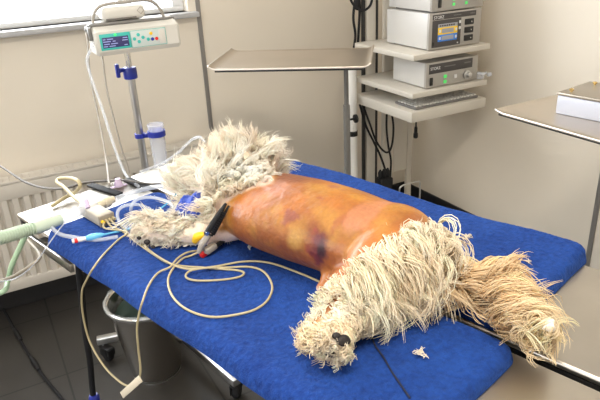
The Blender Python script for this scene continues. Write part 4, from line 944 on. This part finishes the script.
def device(label, x0, x1, yf, yb_, zb_, h):
    o = thing('endoscopy_unit', label, 'medical device', R((x0 + x1) / 2, (yf + yb_) / 2, zb_), 'stacked endoscopy units on the trolley')
    obj('case', MB().box(x0 + .002, x1 - .002, yf + .012, yb_, zb_ + .006, zb_ + h, .003, R), M['devside'], o)
    obj('front_frame', MB().box(x0, x1, yf, yf + .014, zb_ + .004, zb_ + h + .002, .003, R), M['devface'], o)
    for fx in (x0 + .03, x1 - .03):
        for fy in (yf + .03, yb_ - .03): obj('foot', MB().lathe([(.010, 0.0006), (.010, .0065)], R(fx, fy, zb_), 12), M['rubber'], o)
    return o, frame(R(x0, yf, zb_), re1, re2)
# middle unit with the yellow and blue display
o, f = device('grey endoscopy unit with the yellow and blue display on the top shelf', .095, .375, .025, .315, .990, .148); H = .148
obj('dark_fascia', MB().box(.016, .168, -.0014, .001, .012, .120, .001, f), M['devdark'], o)
obj('header_strip', MB().box(.016, .248, -.0014, .001, .122, .143, .001, f), M['devdark'], o)
lettering('STORZ', .017, f, (.021, .0014, .126), o, M['letter']); obj('faint_print', MB().box(.125, .165, -.0022, -.0013, .131, .1345, 0, f), M['kbase'], o); obj('faint_print', MB().box(.215, .240, -.0022, -.0013, .130, .135, 0, f), M['kbase'], o)
dp = obj('display', MB().box(.045, .148, -.0024, -.001, .040, .104, .001, f), M['grey_s'], o)
obj('yellow_band', MB().box(.045, .148, -.0032, -.002, .062, .090, .0005, f), M['yellow_s'], dp, label='yellow display band'); obj('blue_band', MB().box(.045, .148, -.0032, -.002, .034, .061, .0005, f), M['blue_s'], dp, label='blue display band')
obj('yellow_readout', MB().box(.064, .128, -.0038, -.003, .067, .085, .0004, f), M['grey_s'], dp); obj('blue_readout', MB().box(.064, .128, -.0038, -.003, .039, .056, .0004, f), M['grey_s'], dp)
rd = MB()
for k in range(7): rd.box(.052 + .012 * k, .060 + .012 * k, -.0032, -.0022, .094, .100, 0, f)
obj('scale_bar', rd, M['devdark'], dp)
for z_ in (.047, .076): 
    for x_ in (.050, .136): obj('arrow_key', MB().box(x_, x_ + .009, -.0042, -.003, z_ - .005, z_ + .006, .001, f), M['letter'], o)
for z_ in (.098, .074): obj('push_button', MB().box(.155, .165, -.005, -.001, z_, z_ + .012, .002, f), M['letter'], o)
obj('start_key', MB().box(.018, .026, -.004, -.001, .020, .036, .001, f), M['devsock'], o); obj('lamp', MB().box(.150, .156, -.003, -.001, .018, .023, 0, f), M['letter'], o)
obj('socket_plate', MB().box(.178, .240, -.0024, .001, .016, .118, .002, f), M['devface'], o)
for z_ in (.022, .055, .088):
    s_ = obj('socket', MB().box(.186, .234, -.004, -.002, z_, z_ + .024, .003, f), M['devsock'], o)
    obj('socket_pin', MB().lathe([(.003, 0), (.003, .004)], f(.218, -.006, z_ + .012), 10, -re2), M['chrome'], s_)
# top unit
o, f = device('grey endoscopy unit standing on another unit, highest on the trolley', .105, .380, .025, .315, .990 + .1505, .125)
obj('dark_fascia', MB().box(.016, .248, -.0014, .001, .085, .115, .001, f), M['devdark'], o); lettering('STORZ', .017, f, (.021, .0014, .093), o, M['letter'])
obj('power_switch', MB().box(.030, .046, -.005, -.001, .018, .052, .002, f), M['devsock'], o)
for x_ in (.105, .172):
    for z_ in (.020, .040): obj('key', MB().box(x_, x_ + .014, -.003, -.001, z_, z_ + .012, .001, f), M['dgreen'], o, label='green key')
for x_ in (.212, .236): obj('knob', MB().lathe([(.010, 0), (.010, .010), (.008, .012)], f(x_, -.001, .046), 16, -re2), M['devsock'], o)
# lower unit
o, f = device('low grey endoscopy unit alone on the second shelf of the trolley', .085, .370, .02, .25, .834, .108)
obj('dark_fascia', MB().box(.014, .252, -.0014, .001, .062, .102, .001, f), M['devdark'], o); lettering('STORZ', .017, f, (.020, .0014, .078), o, M['letter']); obj('faint_print', MB().box(.095, .155, -.0022, -.0013, .083, .087, 0, f), M['kbase'], o); obj('faint_print', MB().box(.205, .240, -.0022, -.0013, .084, .089, 0, f), M['kbase'], o)
obj('power_switch', MB().box(.018, .034, -.005, -.001, .014, .048, .002, f), M['devsock'], o)
for z_ in (.014, .036): obj('key', MB().box(.094, .110, -.003, -.001, z_, z_ + .014, .002, f), M['dgreen'], o, label='green key')
obj('key', MB().box(.152, .166, -.003, -.001, .028, .044, .002, f), M['letter'], o)
obj('light_port', MB().lathe([(.019, 0), (.019, .006), (.012, .008), (.012, .022), (.009, .024)], f(.222, -.001, .034), 18, -re2), M['alu'], o)
m = MB(); m.tube([R(.348, -.003, .872), R(.372, -.012, .866), R(.395, -.006, .866)], .007, 10, 16); m.lathe([(.008, 0), (.018, .004), (.019, .022), (.010, .028)], R(.388, .020, .836), 16); m.lathe([(.006, 0), (.010, .004), (.010, .016)], R(.402, -.010, .858), 12, re1)
solo('clear_adapter', m, M['clear'], 'clear plastic adapter on the second shelf beside the low unit', 'adapter')
# keyboard
kb_ = thing('keyboard', 'grey keyboard on the lowest visible trolley shelf', 'keyboard', R(.18, .10, .753))
obj('keyboard_base', MB().box(.035, .385, .020, .165, .7536, .764, .003, R), M['kbase'], kb_)
ks = MB()
for r_i in range(6):
    for c_i in range(18): ks.box(.042 + .019 * c_i, .042 + .019 * c_i + .0145, .027 + .022 * r_i, .027 + .022 * r_i + .0165, .7635, .7705, .0015, R, seg=1)
obj('keys', ks, M['key'], kb_)
obj('dark_pad', MB().box(.325, .378, .135, .160, .7703, .772, .001, R), M['devdark'], kb_)
# cables about the trolley
m = MB().tube([R(0.015, 0.425, 1.4), R(0.020, 0.435, 1.32), R(0.015, 0.440, 1.2), R(0.005, 0.445, 1.1), R(0.015, 0.445, 1.02), R(0.005, 0.450, 0.94), R(0.000, 0.475, 0.86), R(0.005, 0.475, 0.76), R(0.000, 0.465, 0.66)], .006, 8, 80)
solo('black_cable', m, M['rubber'], 'black cable running down the left side of the trolley, nearest the wall strip', 'cable', 'black cables behind the trolley')
m = MB().tube([R(0.040, 0.425, 1.38), R(0.030, 0.440, 1.24), R(0.040, 0.445, 1.14), R(0.035, 0.447, 1.04), R(0.030, 0.450, 0.96), R(0.030, 0.465, 0.88), R(0.025, 0.465, 0.8)], .006, 8, 80)
solo('black_cable', m, M['rubber'], 'black cable running down beside the dark trolley post', 'cable', 'black cables behind the trolley')
m = MB().tube([aty(345, -25, 2.2), aty(349, -6, 2.2), aty(353, 4, 2.2), aty(361, 10.5, 2.2), aty(368, 8, 2.21), aty(372, 0, 2.22), aty(373, -20, 2.22)], .0055, 8, 60)
solo('black_cable', m, M['rubber'], 'black cable hanging in a loop left of the top of the trolley', 'cable', 'black cables behind the trolley')
solo('cable_knot', MB().ball(R(.020, .437, 1.16), (.016, .014, .03), 12), M['rubber'], 'black lump of knotted cable beside the dark trolley post', 'cable')
m = MB().tube([R(.03, .41, .70), R(.035, .36, .62), R(.05, .33, .54), R(.075, .31, .49), R(.11, .31, .47), R(.14, .32, .50), R(.155, .33, .58), R(.155, .35, .66), R(.15, .36, .705)], .005, 8, 80)
solo('black_cable', m, M['rubber'], 'black cable sagging in a wide loop under the keyboard shelf', 'cable', 'black cables behind the trolley')
m = MB().tube([R(.02, .42, .70), R(.04, .40, .60), R(.07, .38, .52), R(.10, .36, .44), R(.125, .35, .36), R(.12, .34, .345)], .0055, 8, 80)
solo('black_cable', m, M['rubber'], 'black cable slanting down to the low trolley shelf', 'cable', 'black cables behind the trolley')
m = MB().tube([R(.155, .38, .70), R(.15, .38, .58), R(.155, .37, .48), R(.165, .36, .40), R(.155, .35, .32), R(.14, .33, .27)], .005, 8, 60)
solo('black_cable', m, M['rubber'], 'black cable dropping straight at the right of the wide cable loop', 'cable', 'black cables behind the trolley')
bx_ = thing('power_strip', 'black power strip with plugs standing on the low trolley shelf', 'power strip', R(.095, .32, .25)); obj('body_shell', MB().box(.06, .13, .29, .35, .2506, .34, .006, R), M['black'], bx_)
for k in range(3): obj('plug', MB().lathe([(.010, 0), (.011, .03), (.004, .045)], R(.072 + .022 * k, .32, .3395), 14), M['black'], bx_)
hm = thing('hanging_plug', 'small black plug dangling under the front of the keyboard shelf', 'plug', R(.09, .08, .60))
obj('cord', MB().tube([R(.17, .09, .708), R(.14, .08, .694), R(.10, .08, .702), R(.09, .08, .69), R(.089, .08, .655)], .0035, 8, 40), M['rubber'], hm)
obj('plug_head', MB().lathe([(.004, .05), (.007, .044), (.0075, .02), (.010, .018), (.010, 0), (.006, -.004)], R(.089, .08, .61), 14), M['black'], hm)

# ------------------------------------------------------------------ small things on the towels
def fluff(px, py, z, n, L, label, seed):
    n = n * 2; L = L * .75; r = np.random.default_rng(seed); m = MB(); p = at(px, py, z)
    for k in range(n):
        q = p + np.r_[r.normal(0, L * .25, 2), abs(r.normal(0, .0012))]; dr = r.normal(0, 1, 3); dr[2] = abs(dr[2]) * .12; dr = unit(dr)
        m.tube([q, q + dr * L * .4 + [0, 0, .0015], q + dr * L * .8 + np.r_[r.normal(0, L * .15, 2), 0.0005]], .00045, 4, 6)
    v = np.array(m.v); v[:, 2] = np.maximum(v[:, 2], z - .001); m.v = [tuple(x) for x in v]
    return solo('hair_tuft', m, M['lint'], label, 'tuft', 'loose tufts on the towels')
fluff(420, 353, ZT + .003, 16, .014, 'loose cream tuft on the near towel towards its foot end', 3)
fluff(467, 237, ZT + .003, 18, .012, 'loose pale tuft on the far towel behind the rump', 4)
fluff(528, 262, ZT + .003, 14, .006, 'tiny white speck of fluff near the right corner of the far towel', 5)
m = MB().ball(at(549, 325, ZT + .046), (.010, .008, .008), 14); v = np.array(m.v); v += np.stack([nz(v, 120), nz(v, 120, 3), nz(v, 120, 6)], 1) * .004; m.v = [tuple(x) for x in v]
solo('cotton_swab', m, mat('cotton_white', (.86, .80, .72), .9), 'small white cotton ball caught in the tail fur', 'cotton', sharp=80)
m = MB().tube([at(371, 333, CZ - .001), at(375, 345, CZ - .001), at(384, 358, CZ - .001), at(392, 372, CZ - .001), at(403, 388, CZ - .001), at(410, 398, CZ - .001)], .0013, 6, 60)
solo('suture_thread', m, M['thread'], 'dark thread lying on the near towel right of the hind paw', 'thread')

# ------------------------------------------------------------------ light
def area(name, loc, rot, sx, sy, power, col):
    l = bpy.data.lights.new(name, 'AREA'); l.shape = 'RECTANGLE'; l.size = sx; l.size_y = sy; l.energy = power; l.color = col
    o = bpy.data.objects.new(name, l); COL.objects.link(o); o.location = loc; o.rotation_euler = rot; return o
area('daylight', ((WX0 + WX1) / 2, YB + .32, (WZ0 + WZ1) / 2 + .05), (math.radians(-90), 0, 0), WX1 - WX0 + .2, WZ1 - WZ0 + .25, 260, (.92, .96, 1.0))
area('daylight_left', (XL - .3, (VY0 + VY1) / 2, (VZ0 + VZ1) / 2), (0, math.radians(-90), 0), VZ1 - VZ0, VY1 - VY0, 95, (.96, .97, 1.0))
lt = thing('ceiling_lamp', 'long white ceiling lamp above the table, out of view', 'lamp', (.3, .2, ZC - .06))
obj('lamp_body', MB().box(-.35, .95, .02, .38, ZC - .05, ZC, .005), M['white'], lt); obj('diffuser', MB().box(-.33, .93, .04, .36, ZC - .062, ZC - .05, .004), M['lamp'], lt)
area('ceiling_lamp_light', (.3, .2, ZC - .066), (0, 0, 0), 1.2, .3, 54, (1, .92, .80))
wd = bpy.data.worlds.new('sky'); sc.world = wd; wd.use_nodes = True
wd.node_tree.nodes['Background'].inputs[0].default_value = (.85, .93, 1, 1); wd.node_tree.nodes['Background'].inputs[1].default_value = 2.5

# ------------------------------------------------------------------ camera and view
cam = bpy.data.cameras.new('camera'); cam.sensor_fit = 'HORIZONTAL'; cam.sensor_width = 36; cam.lens = 36 * F / 600; cam.clip_start = .02
co_ = bpy.data.objects.new('camera', cam); COL.objects.link(co_); sc.camera = co_
# camera axes (right, down, forward) expressed in the room: rows of the same orthonormal frame
right = Vector((X_[0], Y_[0], -d_[0])); down = Vector((X_[1], Y_[1], -d_[1])); fwd = Vector((X_[2], Y_[2], -d_[2]))
mtx = Matrix((( right.x, -down.x, -fwd.x, 0), (right.y, -down.y, -fwd.y, 0), (right.z, -down.z, -fwd.z, CAM_H), (0, 0, 0, 1)))
co_.matrix_world = mtx
vs = sc.view_settings; vs.view_transform = 'Standard'; vs.look = 'None'; vs.gamma = 1; vs.use_curve_mapping = False; vs.exposure = -.58
